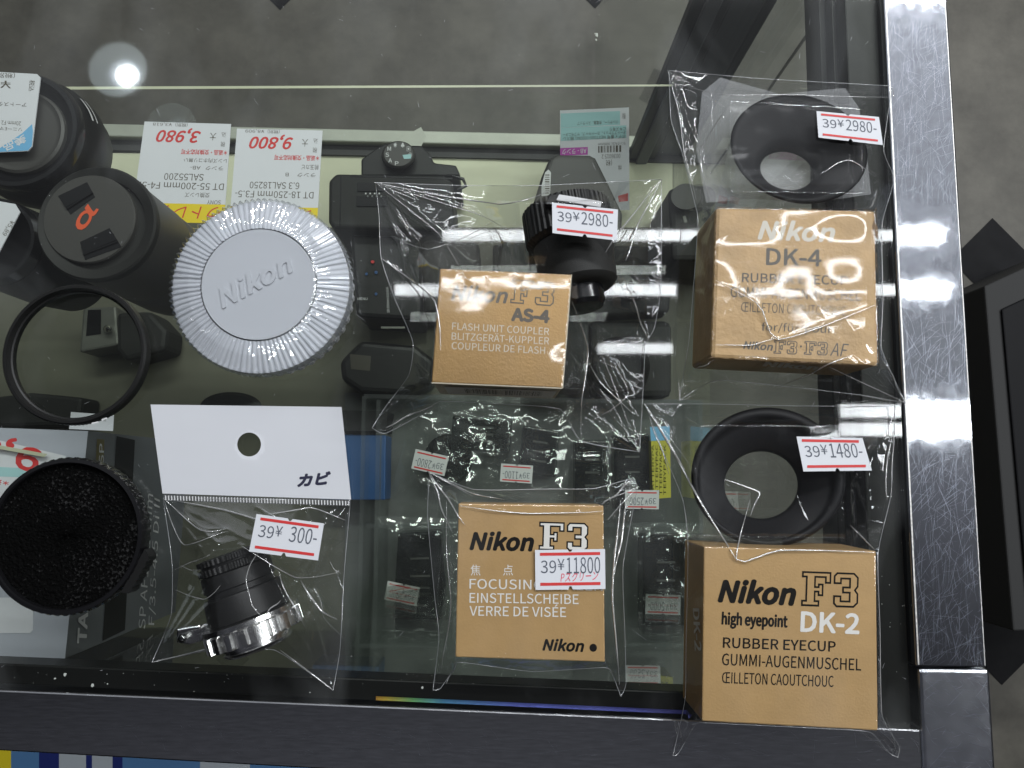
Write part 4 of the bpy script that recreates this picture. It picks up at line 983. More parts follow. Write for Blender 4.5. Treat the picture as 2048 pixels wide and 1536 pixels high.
    wy = X_ * dirs[0].y + Y_ * dirs[1].y + FPX * dirs[2].y
    wz = X_ * dirs[0].z + Y_ * dirs[1].z + FPX * dirs[2].z
    k = (Z - CAM_H) / wz
    pts = np.stack([wx * k, wy * k, Z], -1)
    loc = (float(pts[..., 0].mean()), float(pts[..., 1].mean()), 0.0)
    th = thing('plastic_bag', label, 'plastic bag', loc, group)
    idx = np.arange(nv * nu).reshape(nv, nu)
    F_ = np.stack([idx[:-1, :-1], idx[1:, :-1], idx[1:, 1:], idx[:-1, 1:]], -1).reshape(-1, 4).tolist()
    o = obj('film', (pts.reshape(-1, 3).tolist(), F_), K[film], th, smooth=True)
    if seams:
        g = MB()
        for ln in (pts[0, :], pts[-1, :], pts[:, 0], pts[:, -1]):
            g.tube([tuple(x) for x in ln[::2]] + [tuple(ln[-1])], .00011, 5)
        obj('seam', g, K['seam'], th, smooth=True)
    g = MB(); Zf = Z.reshape(-1); Uf, Vf = U.reshape(-1), V.reshape(-1)
    us, vs_ = Uf[::3], Vf[::3]; zs_ = Zf[::3]; onf = on.reshape(-1)[::3]
    nb = max(0, len(cs) - nfold)
    pick = cs[:len(cs)] if nb == 0 else cs[:len(creases)] + R.sample(cs[len(creases):], max(0, nfold - len(creases)))
    for n_pick, (pl_, w, am) in enumerate(pick):
        fixed = n_pick < len(creases)
        f_ = along(smooth_poly(pl_) if len(pl_) > 2 else [pl_[0], lerp2(pl_[0], pl_[-1], .5), pl_[-1]], np.linspace(0, 1, 18))
        ph = R.uniform(0, 6); wob = R.uniform(.5, 3.0); out = []
        for k_, (u, v) in enumerate(f_):
            i = int(np.argmin((us - u) ** 2 + (vs_ - v) ** 2))
            if (us[i] - u) ** 2 + (vs_[i] - v) ** 2 > 60 or (am < 9 and onf[i] > .5 and not fixed): break
            if k_ == 0 or (us[i] - out_last[0]) ** 2 + (vs_[i] - out_last[1]) ** 2 > 1:
                dx = wob * math.sin(ph + k_ * .55); p_ = P(u + dx, v + dx * .6, zs_[i] + .00025); out.append(p_); out_last = (us[i], vs_[i])
        if len(out) > 3: g.tube(out, foldr * R.uniform(.00014, .0003) if fixed else R.uniform(.00006, .00018), 5, taper=True)
    if g.v: obj('fold_glint', g, K['fold_glint'], th, smooth=True)  # pale tapered tubes paint the bright glints along the folds
    def height(u, v):
        i = np.argmin((U - u) ** 2 + (V - v) ** 2); return float(Z.reshape(-1)[i])
    return th, height

def sticker_bag(th, hf, q, txt, note=None, lift=.0008):
    z = max(hf(*p_) for p_ in list(q) + [quadpt(q, .5, .5), quadpt(q, .5, 0), quadpt(q, .5, 1)]) + lift
    return sticker_on(th, q, z, txt, note=note)

# ---- AS-4 flash coupler box and coupler
h = .036
q = [(880, 537), (1143, 549), (1125, 776), (863, 765)]
c = P(*quadpt(q, .5, .5), h)
t = thing('cardboard_box', 'shiny gold box for a flash coupler with faint white text', 'box', (c.x, c.y, .001), 'gold accessory boxes')
bx = carton('box_body', K['goldshine'], q, h, .0012, t)
g = MB(); pl = flat(h)
strip(g, pl, 863, 765.5, 1125, 776.5, 2.2, .00004); strip(g, pl, 1125.5, 776, 1143, 549, 2.0, .00004); obj('lid_edge', g, K['cardcore'], t)
gi, gg, gw = MB(), MB(), MB()
write(gg, pl, 'Nikon', 903, 599, 1014, 606, 28, bold=.03, shear=.22)
emblem(gg, gi, pl, 1020, 606, 1107, 613, 48)
write(gg, pl, 'AS-4', 1024, 640, 1097, 645, 23, bold=.06)
obj('lettering', gg, K['inkgrey'], t); obj('emblem_fill', gi, K['goldshine'], t)
write(gw, pl, 'FLASH UNIT COUPLER', 904, 659, 1098, 670, 14); write(gw, pl, 'BLITZGERÄT-KUPPLER', 903, 679, 1098, 689, 14); write(gw, pl, 'COUPLEUR DE FLASH', 903, 698, 1090, 708, 14)
obj('lettering', gw, K['inksilver'], t)
# barcode label on the front side of the box
pa, pb_ = P(863, 765, h), P(1125, 776, h); fp = Plane(pa, (pb_ - pa).cross(Vector((0, 0, 1)))); fp.n = fp.n if fp.n.y < 0 else -fp.n
g = MB(); e_ = (pb_ - pa)
def FP(s_, z_): return pa + e_ * s_ + Vector((0, 0, z_ - h)) + fp.n * .0003
g.add([FP(.08, .006), FP(.97, .006), FP(.97, .028), FP(.08, .028)], [[0, 1, 2, 3]]); bl = obj('barcode_label', g, K['papergrey'], t)
g = MB(); R = random.Random(9)
for k in range(60):
    s_ = .24 + k * .0105; w_ = R.choice((.002, .004, .006))
    g.add([x + fp.n * .0002 for x in (FP(s_, .012), FP(s_ + w_, .012), FP(s_ + w_, .026), FP(s_, .026))], [[0, 1, 2, 3]])
obj('barcode', g, K['ink'], bl)
# coupler
ax0, ax1 = P(1130, 418, .018), P(1165, 600, .022)
d = (ax1 - ax0); Ln = d.length; zq = d.normalized(); xq = zq.cross(Vector((0, 0, 1))).normalized(); yq = zq.cross(xq)
Tm = Matrix(((xq.x, yq.x, zq.x, ax0.x), (xq.y, yq.y, zq.y, ax0.y), (xq.z, yq.z, zq.z, ax0.z), (0, 0, 0, 1)))
t = thing('flash_coupler', 'black knurled flash coupler beside the shiny gold box in the same bag', 'flash coupler', (c.x + .02, c.y + .04, .001))
px = S(.018)
def kn(j, i, r_, z_): return (r_ * (1 + (.025 if (i // 2) % 2 else 0)), z_) if j in (1, 2) else (r_, z_)
g = MB(Tm); g.lathe([(70 * px, -.001), (90 * px, .0008), (92 * px, .0125), (84 * px, .0140), (78 * px, .0142)], 180, kn); auto(obj('knurled_ring', g, K['blackplastic'], t), 30)
g = MB(Tm); g.lathe([(80 * px, .0143), (82 * px, .016), (78 * px, .030), (70 * px, .0315), (60 * px, .032)], 96); auto(obj('body', g, K['blackmatte'], t))
g = MB(Tm); g.lathe([(46 * px, .0322), (46 * px, .0375), (40 * px, .039), (30 * px, .0392)], 64); auto(obj('foot', g, K['blackgloss'], t))
g = MB(); a = [P(u, v, .037) for u, v in ((1118, 388), (1204, 402), (1201, 415), (1112, 400))]; g.prism([x - Vector((0, 0, .002)) for x in a[::-1]], a[::-1]); obj('shoe_plate', g, K['papergrey'], t, bevel=.0003)
g = MB(); a = [P(u, v, .036) for u, v in ((1098, 390), (1118, 387), (1215, 410), (1215, 424), (1090, 408))]; g.prism([x - Vector((0, 0, .004)) for x in a[::-1]], a[::-1]); obj('shoe_lock', g, K['blackplastic'], t, bevel=.0003)
th, hf = bag('clear crumpled bag around the flash coupler and its shiny gold box',
    [(751, 365), (930, 371), (1076, 371), (1323, 359)], [(1323, 359), (1322, 571), (1309, 655), (1289, 691), (1289, 720), (1285, 800), (1279, 904)],
    [(744, 856), (771, 867), (855, 822), (880, 803), (1000, 808), (1120, 818), (1162, 882), (1279, 904)], [(751, 365), (758, 430), (762, 516), (789, 596), (826, 684), (818, 750), (770, 815), (744, 856)],
    [(q, h), ([(1040, 405), (1225, 405), (1225, 610), (1060, 610)], (.040, .019))], 21,
    creases=[([(751, 365), (880, 470), (935, 560)], 3, .0014), ([(751, 365), (960, 430), (1030, 470)], 3, .001), ([(751, 366), (1000, 410), (1100, 380)], 3, .0009), ([(1323, 360), (1240, 460), (1180, 560)], 3, .0012), ([(1323, 360), (1290, 420), (1250, 520)], 3, .0012), ([(762, 516), (870, 600), (880, 700)], 4, .0012),
             ([(1190, 720), (1230, 735), (1260, 790), (1200, 830)], 3, .0012), ([(1170, 710), (1205, 770), (1270, 830)], 4, .0018), ([(1000, 440), (860, 500), (780, 470)], 3, .001), ([(880, 803), (770, 855)], 5, .0015), ([(1140, 600), (1180, 700), (1160, 800), (1165, 880)], 3, .0012), ([(1250, 560), (1300, 690)], 3, .001)], nrand=34, fac=40, amp=.0006, topamp=.03, bulge=.0008)
sticker_bag(th, hf, [(1104, 405), (1236, 419), (1234, 481), (1105, 466)], ('39', '2980-'))

# ---- focusing screen box
h = .016
q = [(917, 1007), (1207, 1011), (1210, 1324), (911, 1314)]
c = P(*quadpt(q, .5, .5), h)
t = thing('cardboard_box', 'flat gold focusing screen box with white text and a black dot', 'box', (c.x, c.y, .001), 'gold accessory boxes')
carton('box_body', K['gold'], q, h, .0012, t)
pl = flat(h); gk, gi, gw = MB(), MB(), MB()
write(gk, pl, 'Nikon', 941, 1098, 1066, 1101, 32, bold=.045, shear=.22); emblem(gk, gi, pl, 1077, 1100, 1176, 1103, 57)
write(gk, pl, 'Nikon', 1086, 1300, 1167, 1303, 21, bold=.04, shear=.22)
g = MB(); cd = [(1186.5 + 7.5 * math.cos(a * math.pi / 10), 1295.5 + 8 * math.sin(a * math.pi / 10)) for a in range(20)]; patch(gk, pl, cd[::-1], .00008)
write(gw, pl, '焦', 941, 1149, 961, 1149, 17); write(gw, pl, '点', 1006, 1149, 1026, 1149, 17)
write(gw, pl, 'FOCUSING SCREEN', 939, 1177, 1205, 1181, 19, bold=.006); write(gw, pl, 'EINSTELLSCHEIBE', 939, 1205, 1157, 1208, 19, bold=.006); write(gw, pl, 'VERRE DE VISÉE', 939, 1231, 1132, 1234, 19, bold=.006)
obj('lettering', gk, K['ink'], t); obj('emblem_fill', gi, K['inkwhite'], t); obj('lettering', gw, K['inkwhite'], t)
th, hf = bag('clear bag with pointed corners around the focusing screen box',
    [(859, 945), (948, 979), (1100, 978), (1188, 977), (1263, 958), (1275, 975)], [(1275, 975), (1246, 1132), (1250, 1273), (1252, 1368), (1242, 1393)],
    [(866, 1380), (880, 1378), (907, 1339), (918, 1324), (1064, 1343), (1210, 1335), (1225, 1350), (1242, 1393)], [(859, 945), (855, 1032), (869, 1190), (878, 1273), (866, 1380)],
    [(q, h)], 33, creases=[([(859, 945), (930, 1050)], 2.5, .0012), ([(859, 945), (900, 1060)], 2.5, .0012), ([(859, 945), (940, 985), (1010, 1000)], 3, .0012), ([(1265, 960), (1205, 1010)], 3, .0012), ([(1260, 970), (1230, 1150)], 3, .001), ([(920, 1012), (1060, 1028), (1207, 1022)], 2.5, .0012), ([(890, 1000), (900, 1200), (885, 1340)], 3, .0011), ([(1240, 1000), (1225, 1200), (1240, 1370)], 3, .0011), ([(915, 1325), (890, 1370)], 3, .001)], nrand=18, fac=16, topamp=.10, tent=45, amp=.0005, foldr=1.25)
sticker_bag(th, hf, [(1070, 1100), (1210, 1098), (1211, 1178), (1071, 1180)], ('39', '11800'), note='Pスクリーン', lift=.0004)

# ---- DK-4 eyecup box
h = .028
q = [(1432, 414), (1752, 420), (1758, 732), (1422, 716)]
c = P(*quadpt(q, .5, .5), h)
t = thing('cardboard_box', 'worn gold eyecup box with frayed edges and silver and grey text', 'box', (c.x, c.y, .001), 'gold accessory boxes')
carton('box_body', [K['goldworn']], q, h, .0012, t, bevel=.0014)
pl = flat(h); gs, gg, gi = MB(), MB(), MB()
write(gs, pl, 'Nikon', 1517, 477, 1668, 483, 34, bold=.04, shear=.22); obj('lettering', gs, K['inksilver'], t)
write(gg, pl, 'DK-4', 1533, 529, 1642, 532, 32, bold=.025); write(gg, pl, 'RUBBER EYECUP', 1484, 564, 1695, 570, 18, bold=.014); write(gg, pl, 'GUMMI-AUGENMUSCHEL', 1461, 594, 1721, 602, 21, bold=.006); write(gg, pl, 'ŒILLETON CAOUTCHOUC', 1482, 623, 1691, 632, 19, bold=0)
write(gg, pl, 'for/für/pour', 1523, 661, 1664, 666, 15, bold=.004); write(gg, pl, 'Nikon', 1487, 697, 1545, 701, 14, bold=.035, shear=.2)
emblem(gg, gi, pl, 1547, 707, 1594, 709, 27, .07); emblem(gg, gi, pl, 1608, 709, 1655, 711, 27, .07); write(gg, pl, '·', 1600, 700, 1604, 700, 14); write(gg, pl, 'AF', 1660, 711, 1696, 714, 26, shear=.2)
obj('lettering', gg, K['inkgrey'], t); obj('emblem_fill', gi, K['goldworn'], t)
pa, pb_ = P(1422, 716, h), P(1758, 732, h); e_ = pb_ - pa; fn = Vector((e_.y, -e_.x, 0)).normalized()
fp = Plane(pa, fn); fp.n = fn
g = MB(); write(g, fp, 'Nikon', 1527, 732, 1633, 740, 9, bold=.03, shear=.2, lift=.0003); obj('lettering', g, K['inksilver'], t)
g = MB(); R = random.Random(5); 
ed = [(q[0], q[1]), (q[1], q[2]), (q[2], q[3]), (q[3], q[0])]
for a, b_ in ed:
    for k in range(16):
        s_ = R.random(); u, v = lerp2(a, b_, s_); wv = R.uniform(2, 9); hh = R.uniform(.6, 2.2); dd = Vector((b_[0] - a[0], b_[1] - a[1])).normalized(); nn = Vector((-dd.y, dd.x))
        patch(g, pl, [(u - dd.x * wv, v - dd.y * wv), (u + dd.x * wv, v + dd.y * wv), (u + nn.x * hh + dd.x * wv * .3, v + nn.y * hh + dd.y * wv * .3), (u + nn.x * hh * .8 - dd.x * wv * .5, v + nn.y * hh * .8 - dd.y * wv * .5)][::-1] , .00005)
obj('scuffs', g, K['kraft'], t)
# side crease tear
g = MB(); patch(g, pl, [(1748, 440), (1755, 455), (1757, 480), (1749, 470), (1744, 452)], .00006); obj('torn_flap', g, K['kraft'], t)
# eyecup DK-4
t = thing('eyecup', 'oval tilted black rubber eyecup in a hazy inner bag above the worn box', 'eyecup', tuple(P(1598, 298, .001)), 'rubber eyecups')
g = MB(); ro = 14
g.loft([(1598, 298, 139, 107, ro, .010), (1598, 298, 136, 104, ro, .0112), (1590, 306, 118, 88, ro, .0105), (1580, 330, 75, 56, ro, .0075), (1573, 341, 56, 40, ro, .006), (1573, 342, 53, 37, ro, .0045), (1573, 342, 54, 38, ro, .002), (1580, 330, 80, 60, ro, .002), (1598, 300, 138, 106, ro, .006)], 96, close=True); obj('cup', g, K['rubber'], t, smooth=True)
t = thing('inner_bag', 'hazy soft inner bag holding the oval eyecup', 'plastic bag', tuple(P(1580, 300, .001)))
g = MB(); qi = [(1400, 152), (1722, 178), (1752, 400), (1402, 408)]; n = 110; vs = []
for j in range(n):
    for i in range(n):
        u, v = quadpt(qi, i / (n - 1), j / (n - 1)); k = min(i, j, n - 1 - i, n - 1 - j) / n
        u += (vnoise(np.array([u]), np.array([v]), 40., 2)[0] - .5) * 26; 
        zz = .0125 * min(1, k * 6 + .15) + .0005 * float(np.abs(vnoise(np.array([u]), np.array([v]), 48., 4)[0] - .5) * 2)
        vs.append(P(u, v, zz))
g.add(vs, [[j * n + i, (j + 1) * n + i, (j + 1) * n + i + 1, j * n + i + 1] for j in range(n - 1) for i in range(n - 1)])
o = obj('film', g, K['filmhaze'], t, smooth=True)
g = MB(); g.add([P(u, v, .0012) for u, v in ((1404, 185), (1440, 155), (1560, 188), (1690, 176), (1718, 215), (1733, 300), (1742, 388), (1640, 404), (1500, 398), (1412, 405), (1392, 300))], [list(range(10, -1, -1))]); obj('back_film', g, clear('hazy_back_film', .03, (.9, .9, .9), .2, haze=.20), t)
th, hf = bag('clear outer bag around the oval eyecup and the worn gold box',
    [(1338, 141), (1519, 157), (1785, 172)], [(1785, 172), (1767, 299), (1788, 358), (1764, 449), (1766, 600), (1762, 690), (1773, 724), (1811, 806)],
    [(1358, 801), (1400, 775), (1440, 760), (1600, 776), (1720, 790), (1811, 806)], [(1338, 141), (1342, 240), (1365, 308), (1388, 400), (1396, 440), (1388, 560), (1378, 680), (1358, 801)],
    [(q, h), ([(1460, 200), (1720, 215), (1730, 390), (1460, 390)], .0155)], 44, creases=[([(1338, 141), (1370, 300), (1390, 400)], 3, .0013), ([(1460, 210), (1400, 300), (1420, 400)], 3, .0012), ([(1430, 560), (1520, 610), (1550, 680), (1650, 650), (1755, 610)], 3, .0016), ([(1430, 690), (1500, 690), (1560, 675)], 3, .0013), ([(1640, 345), (1700, 320), (1745, 350)], 2.5, .0012), ([(1811, 806), (1765, 715)], 3, .0013), ([(1811, 806), (1660, 735)], 3, .0013), ([(1700, 710), (1570, 770)], 3, .001), ([(1390, 740), (1430, 720)], 3, .0012), ([(1342, 165), (1450, 190), (1600, 190), (1780, 195)], 3, .0010)], nrand=26, fac=34, topamp=.03, amp=.0006, bulge=.0010)
sticker_bag(th, hf, [(1633, 222), (1758, 234), (1766, 290), (1637, 275)], ('39', '2980-'))

# ---- DK-2 eyecup box
h = .027
q = [(1408, 1093), (1752, 1102), (1756, 1461), (1404, 1442)]
c = P(*quadpt(q, .5, .5), h)
t = thing('cardboard_box', 'large clean gold eyecup box with bold black and white text', 'box', (c.x, c.y, .001), 'gold accessory boxes')
carton('box_body', K['gold'], q, h, .0012, t)
pl = flat(h); gk, gi, gw = MB(), MB(), MB()
write(gk, pl, 'Nikon', 1438, 1202, 1589, 1209, 40, bold=.05, shear=.22); emblem(gk, gi, pl, 1602, 1212, 1716, 1216, 70)
write(gk, pl, 'high eyepoint', 1444, 1248, 1574, 1254, 22, bold=.035); write(gw, pl, 'DK-2', 1602, 1262, 1717, 1267, 38, bold=.03)
write(gk, pl, 'RUBBER EYECUP', 1446, 1295, 1671, 1303, 20, bold=.014); write(gk, pl, 'GUMMI-AUGENMUSCHEL', 1444, 1330, 1722, 1341, 23, bold=.006); write(gk, pl, 'ŒILLETON CAOUTCHOUC', 1444, 1366, 1667, 1374, 22, bold=.004)
obj('lettering', gk, K['ink'], t); obj('emblem_fill', gi, K['gold'], t); obj('lettering', gw, K['inkwhite'], t)
pa, pb_ = P(1408, 1093, h), P(1404, 1442, h); e_ = pb_ - pa; fn = Vector((-abs(e_.y), 0, 0)).normalized(); fn = Vector((e_.y, -e_.x, 0)).normalized(); fn = fn if fn.x < 0 else -fn
fp = Plane(pa, fn); fp.n = fn
g = MB(); write(g, fp, 'DK-2', 1386, 1218, 1390, 1300, 12, bold=.02, lift=.0003, up=(1, 0)); obj('lettering', g, K['inkwhite'], t)
# eyecup
t = thing('eyecup', 'round black rubber eyecup with a wide hole above the clean gold box', 'eyecup', tuple(P(1537, 955, .001)), 'rubber eyecups')
g = MB()
g.loft([(1537, 954, 155, 139, 5, .0115), (1536, 955, 152, 136, 5, .0132), (1533, 959, 139, 124, 5, .0136), (1532, 960, 136, 121, 5, .0112), (1529, 966, 126, 113, 5, .0106), (1524, 970, 80, 73, 0, .0075), (1522, 970, 74, 68, 0, .006), (1522, 970, 73, 67, 0, .004), (1523, 970, 76, 70, 0, .0022), (1528, 964, 110, 100, 3, .003), (1536, 956, 154, 138, 5, .0095)], 96, close=True); obj('cup', g, K['rubber'], t, smooth=True)
th, hf = bag('clear bag around the round eyecup and the clean gold box',
    [(1290, 808), (1420, 808), (1600, 812), (1790, 812)], [(1790, 812), (1786, 900), (1782, 990), (1756, 1106), (1760, 1255), (1764, 1430), (1798, 1492), (1796, 1515)],
    [(1346, 1511), (1356, 1508), (1392, 1448), (1420, 1446), (1643, 1457), (1740, 1464), (1777, 1505), (1796, 1515)], [(1290, 808), (1325, 900), (1366, 1000), (1376, 1090), (1372, 1300), (1370, 1400), (1346, 1511)],
    [(q, h), ([(1400, 850), (1680, 850), (1690, 1070), (1400, 1070)], .0165)], 57, creases=[([(1290, 808), (1400, 1000), (1472, 1120)], 3, .0014), ([(1500, 1000), (1472, 1125), (1560, 1100), (1752, 1105)], 2.6, .0016), ([(1290, 808), (1340, 950)], 2.5, .0013), ([(1290, 808), (1370, 940)], 2.5, .0013), ([(1450, 960), (1520, 985), (1500, 1030)], 3, .0013), ([(1700, 1050), (1750, 1100)], 3, .0013), ([(1290, 830), (1450, 835), (1600, 832), (1760, 840)], 3, .001), ([(1785, 860), (1770, 960), (1775, 1000)], 3, .0012)], nrand=22, fac=22, topamp=.07, tent=60, amp=.0005, foldr=1.5)
sticker_bag(th, hf, [(1593, 873), (1725, 876), (1744, 941), (1607, 943)], ('39', '1480-'), lift=.0004)

# ---- viewfinder in a headed bag
ax0, ax1 = P(462, 1104, .016), P(520, 1296, .0150)
d = ax1 - ax0; zq = d.normalized(); xq = zq.cross(Vector((0, 0, 1))).normalized(); yq = zq.cross(xq); px = S(.016)
Tm = Matrix(((xq.x, yq.x, zq.x, ax0.x), (xq.y, yq.y, zq.y, ax0.y), (xq.z, yq.z, zq.z, ax0.z), (0, 0, 0, 1)))
t = thing('viewfinder', 'black viewfinder tube with a chrome ring and lever in the headed bag', 'viewfinder', (float(ax1.x), float(ax1.y), .001))
def vk(j, i, r_, z_): return (r_ * (1 + (.035 if (i // 2) % 2 else 0)), z_) if j in (1, 2, 5, 6) else (r_, z_)
L = px
g = MB(Tm); g.lathe([(52 * L, 0), (64 * L, 2 * L), (64 * L, 12 * L), (60 * L, 14 * L), (60 * L, 16 * L), (66 * L, 18 * L), (66 * L, 30 * L), (60 * L, 32 * L)], 160, vk); auto(obj('eyepiece', g, K['blackplastic'], t), 30)
g = MB(Tm); g.lathe([(60 * L, 32.5 * L), (67 * L, 33 * L), (68 * L, 62 * L), (64 * L, 64 * L), (64 * L, 74 * L), (72 * L, 76 * L), (74 * L, 80 * L), (77 * L, 124 * L), (75 * L, 126 * L)], 96); auto(obj('tube', g, K['blackplastic'], t))
def lobes(j, i, r_, z_): return (r_ * (1 + .07 * (1 if (i // 4) % 2 else -1)), z_) if j in (4, 5) else (r_, z_)
g = MB(Tm); g.lathe([(76 * L, 127 * L), (93 * L, 128 * L), (93 * L, 137 * L), (85 * L, 139 * L), (86 * L, 141 * L), (86 * L, 170 * L), (66 * L, 172 * L), (66 * L, 177 * L), (62 * L, 178 * L), (62 * L, 183 * L), (66 * L, 184 * L), (64 * L, 188 * L), (58 * L, 192 * L)], 160, lobes); auto(obj('chrome_ring', g, K['chrome'], t), 25)
g = MB(); a = [P(u, v, .021) for u, v in ((432, 1242), (352, 1262), (352, 1286), (378, 1290), (436, 1272))]; g.prism([x - Vector((0, 0, .004)) for x in a[::-1]], a[::-1]); lev = obj('lever', g, K['chrome'], t, bevel=.0006)
g = MB(); a = [P(u, v, .0245) for u, v in ((352, 1258), (400, 1250), (402, 1258), (354, 1268))]; g.prism([x - Vector((0, 0, .003)) for x in a[::-1]], a[::-1]); obj('lever_hinge', g, K['chrome'], lev, bevel=.0005)
g = MB(); g.loft([(363, 1278, 9, 9, 0, .0212), (363, 1277, 8, 8, 0, .0235), (363, 1277, 5, 5, 0, .0242), (363, 1277, .1, .1, 0, .0240)], 24); obj('screw', g, K['darkchrome'], lev, smooth=True)
th, hf = bag('small clear bag with a punched white paper header holding the viewfinder',
    [(326, 996), (450, 998), (701, 1000)], [(701, 1000), (692, 1100), (688, 1152), (680, 1300), (666, 1381)],
    [(304, 1325), (380, 1308), (457, 1296), (549, 1300), (610, 1340), (666, 1381)], [(326, 996), (340, 1090), (345, 1140), (342, 1232), (304, 1325)],
    [([(420, 1100), (520, 1090), (590, 1240), (440, 1280)], .031)], 68, creases=[([(328, 998), (400, 1060), (455, 1058)], 3, .0014), ([(328, 998), (365, 1090), (455, 1062)], 3, .0014), ([(328, 998), (450, 1020), (580, 1060)], 3, .001), ([(520, 1100), (490, 1160), (505, 1210), (530, 1240)], 3, .0016), ([(480, 1090), (590, 1155), (680, 1145)], 3, .0014), ([(600, 1160), (640, 1220), (675, 1240)], 3, .0014), ([(560, 1200), (520, 1240)], 4, .0016), ([(304, 1325), (450, 1290)], 3, .0012), ([(560, 1300), (666, 1380)], 3, .0012), ([(540, 1030), (620, 1015), (690, 1040)], 3, .001), ([(345, 1140), (420, 1110)], 3, .0012), ([(350, 1180), (410, 1200), (440, 1170)], 3, .0011)], nrand=30, fac=36, tent=120, amp=.0010, film='filmsoft', foldr=1.2)
# header card with a real punched hole
hq = [(301, 809), (683, 814), (702, 999), (325, 987)]
hz = .003; pl = flat(hz)
g = MB(); N = 48; hc = (498, 889); hr = 24
ringp = [(hc[0] + hr * math.cos(2 * math.pi * k / N), hc[1] + hr * math.sin(2 * math.pi * k / N)) for k in range(N)]
def edge_hit(k):
    a = 2 * math.pi * k / N; dx, dy = math.cos(a), math.sin(a); best = 1e9
    for i in range(4):
        x1, y1 = hq[i]; x2, y2 = hq[(i + 1) % 4]; ex, ey = x2 - x1, y2 - y1; den = dx * ey - dy * ex
        if abs(den) < 1e-9: continue
        tt = ((x1 - hc[0]) * ey - (y1 - hc[1]) * ex) / den; ss = ((x1 - hc[0]) * dy - (y1 - hc[1]) * dx) / den
        if tt > 0 and -1e-6 <= ss <= 1 + 1e-6: best = min(best, tt)
    return (hc[0] + dx * best, hc[1] + dy * best)
outp = [edge_hit(k) for k in range(N)]
for cpt in hq:
    a = math.atan2(cpt[1] - hc[1], cpt[0] - hc[0]) % (2 * math.pi); k = round(a / (2 * math.pi) * N) % N; outp[k] = cpt
vs = [pl(*x) for x in outp] + [pl(*x) for x in ringp]; lo = [x - Vector((0, 0, .0004)) for x in vs]
fs = []
for k in range(N):
    k2 = (k + 1) % N
    fs += [[k, N + k, N + k2, k2], [2 * N + k2, 3 * N + k2, 3 * N + k, 2 * N + k], [N + k, 3 * N + k, 3 * N + k2, N + k2], [k, k2, 2 * N + k2, 2 * N + k]]
g.add(vs + lo, fs); hd = obj('header_card', g, K['paper'], th)
g = MB(); write(g, pl, 'カビ', 596, 972, 662, 966, 20, bold=.055, shear=.3); obj('handwriting', g, K['pen'], hd)
fq = [(296, 806), (687, 811), (705, 1002), (322, 990)]
g = MB(); n = 90; vs = []
for j in range(n // 2):
    for i in range(n):
        u, v = quadpt(fq, i / (n - 1), j / (n // 2 - 1)); vs.append(P(u, v, hz + .0006 + .0009 * float(np.abs(vnoise(np.array([u]), np.array([v]), 45., 8)[0] - .5))))
m_ = n // 2
g.add(vs, [[j * n + i, (j + 1) * n + i, (j + 1) * n + i + 1, j * n + i + 1] for j in range(m_ - 1) for i in range(n - 1) if math.hypot(quadpt(fq, i / (n - 1), j / (m_ - 1))[0] - hc[0], quadpt(fq, i / (n - 1), j / (m_ - 1))[1] - hc[1]) > 30])
obj('header_film', g, clear('header_film', .045, (.99, .99, .99), .06), hd, smooth=True)
g = MB(); pl2 = flat(hz + .0008)
for k in range(62):
    s_ = (k + .5) / 62; a = lerp2((328, 991), (700, 1002), s_); b_ = (a[0] + .5, a[1] + 9); strip(g, pl2, *a, *b_, 2.4)
obj('sealed_edge', g, K['papergrey'], th)
g = MB(); strip(g, pl, 327, 995, 701, 1006, 13, .0003); obj('seal_band', g, clear('seal_band_film', .2, (.55, .55, .55), .2, haze=.1), th)
sticker_bag(th, hf, [(513, 1028), (648, 1047), (636, 1121), (498, 1103)], ('39', '300-'))

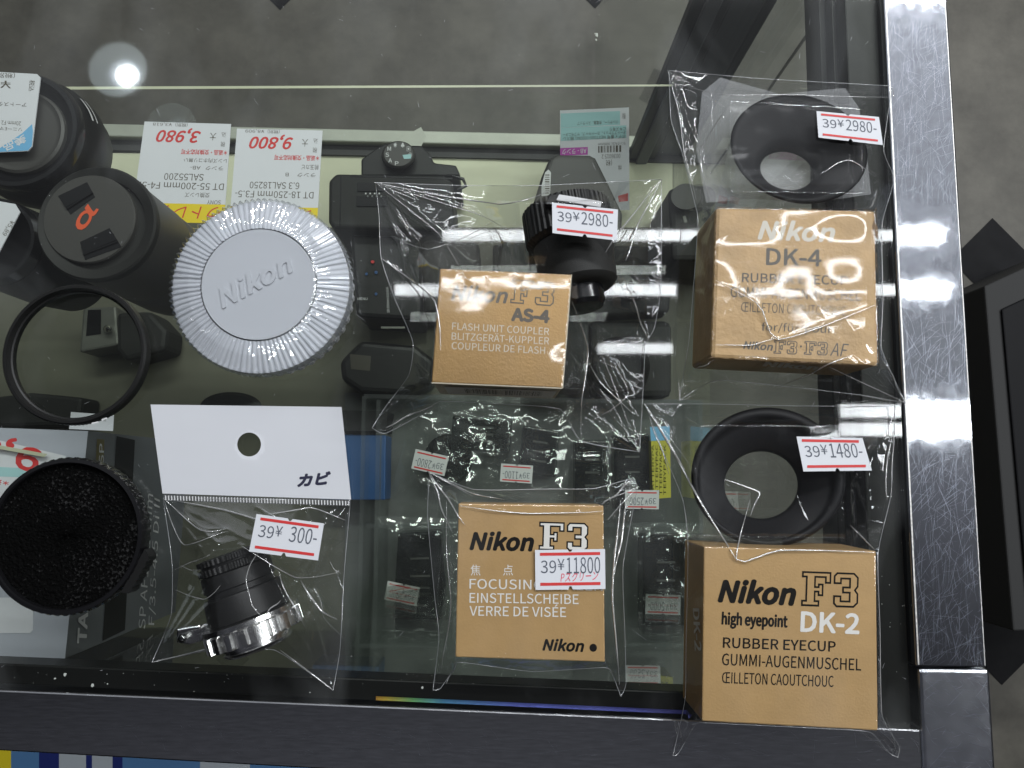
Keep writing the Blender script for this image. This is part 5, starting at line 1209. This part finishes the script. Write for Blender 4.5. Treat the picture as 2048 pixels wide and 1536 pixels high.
# ================================================================== BEYOND THE CASE
g = MB(); pl = flat(-.45)
bands = [(-140, 22, 'yellow'), (22, 78, 'poblue'), (78, 118, 'navy'), (118, 172, 'postwhite'), (172, 184, 'navy'), (184, 225, 'postwhite'), (225, 245, 'navy'), (245, 400, 'poblue'), (400, 500, 'postwhite'), (500, 640, 'poblue')]
g.prism([P(u, v, -.46) for u, v in ((-140, 1485), (640, 1520), (640, 1640), (-140, 1640))][::-1], [P(u, v, -.4505) for u, v in ((-140, 1485), (640, 1520), (640, 1640), (-140, 1640))][::-1])
po = tag(obj('poster', g, K['postwhite']), 'blue and white printed leaflet stack below the front rail', 'leaflet')
for u0, u1, k in bands:
    g = MB(); patch(g, pl, [(u0, 1485 + (u0 + 140) * .045), (u1, 1485 + (u1 + 140) * .045), (u1, 1640), (u0, 1640)][::-1], .0002 if True else 0); obj('colour_block', g, K[k], po)
t = thing('framed_panel', 'black panel in a grey frame standing on the floor beyond the right rail', 'panel', tuple(P(2060, 900, -.9)))
ZP = -.62
def ph(name, m, pts, z0, z1):
    g = MB(); p_ = [P(u, v, z1) for u, v in pts][::-1]; g.prism([(x.x, x.y, z0) for x in p_], [tuple(x) for x in p_]); return obj(name, g, m, t, bevel=.002)
ph('frame', K['panelgrey'], [(1969, 572), (2300, 420), (2420, 1250), (2027, 1262)], -.898, ZP)
ph('screen', K['panelblack'], [(2004, 618), (2300, 480), (2380, 1215), (2058, 1222)], ZP + .0005, ZP + .004)

# ================================================================== CEILING LAMP seen mirrored in the glass
c = mirror(238, 140); s_ = S(-CEIL)
t = thing('ceiling_downlight', 'round white ceiling downlight mirrored in the counter glass', 'ceiling lamp', tuple(c))
def disc(name, m, u, v, r, z):
    q_ = mirror(u, v, z); g = MB(Matrix.Translation(q_)); g.lathe([(.0001, 0), (r * s_, 0), (r * s_, .004), (.0001, .004)], 64, cap0=False, cap1=False); return obj(name, g, m, t)
disc('reflector', glow('lamp_reflector', (.72, .84, .88), 4.0), 235, 138, 61, CEIL + .02)
disc('diffuser', glow('lamp_diffuser', (.75, .88, 1), 8), 249, 147, 32, CEIL + .01)
disc('bulb', glow('lamp_bulb', (.92, .97, 1), 40), 253, 150, 24, CEIL)
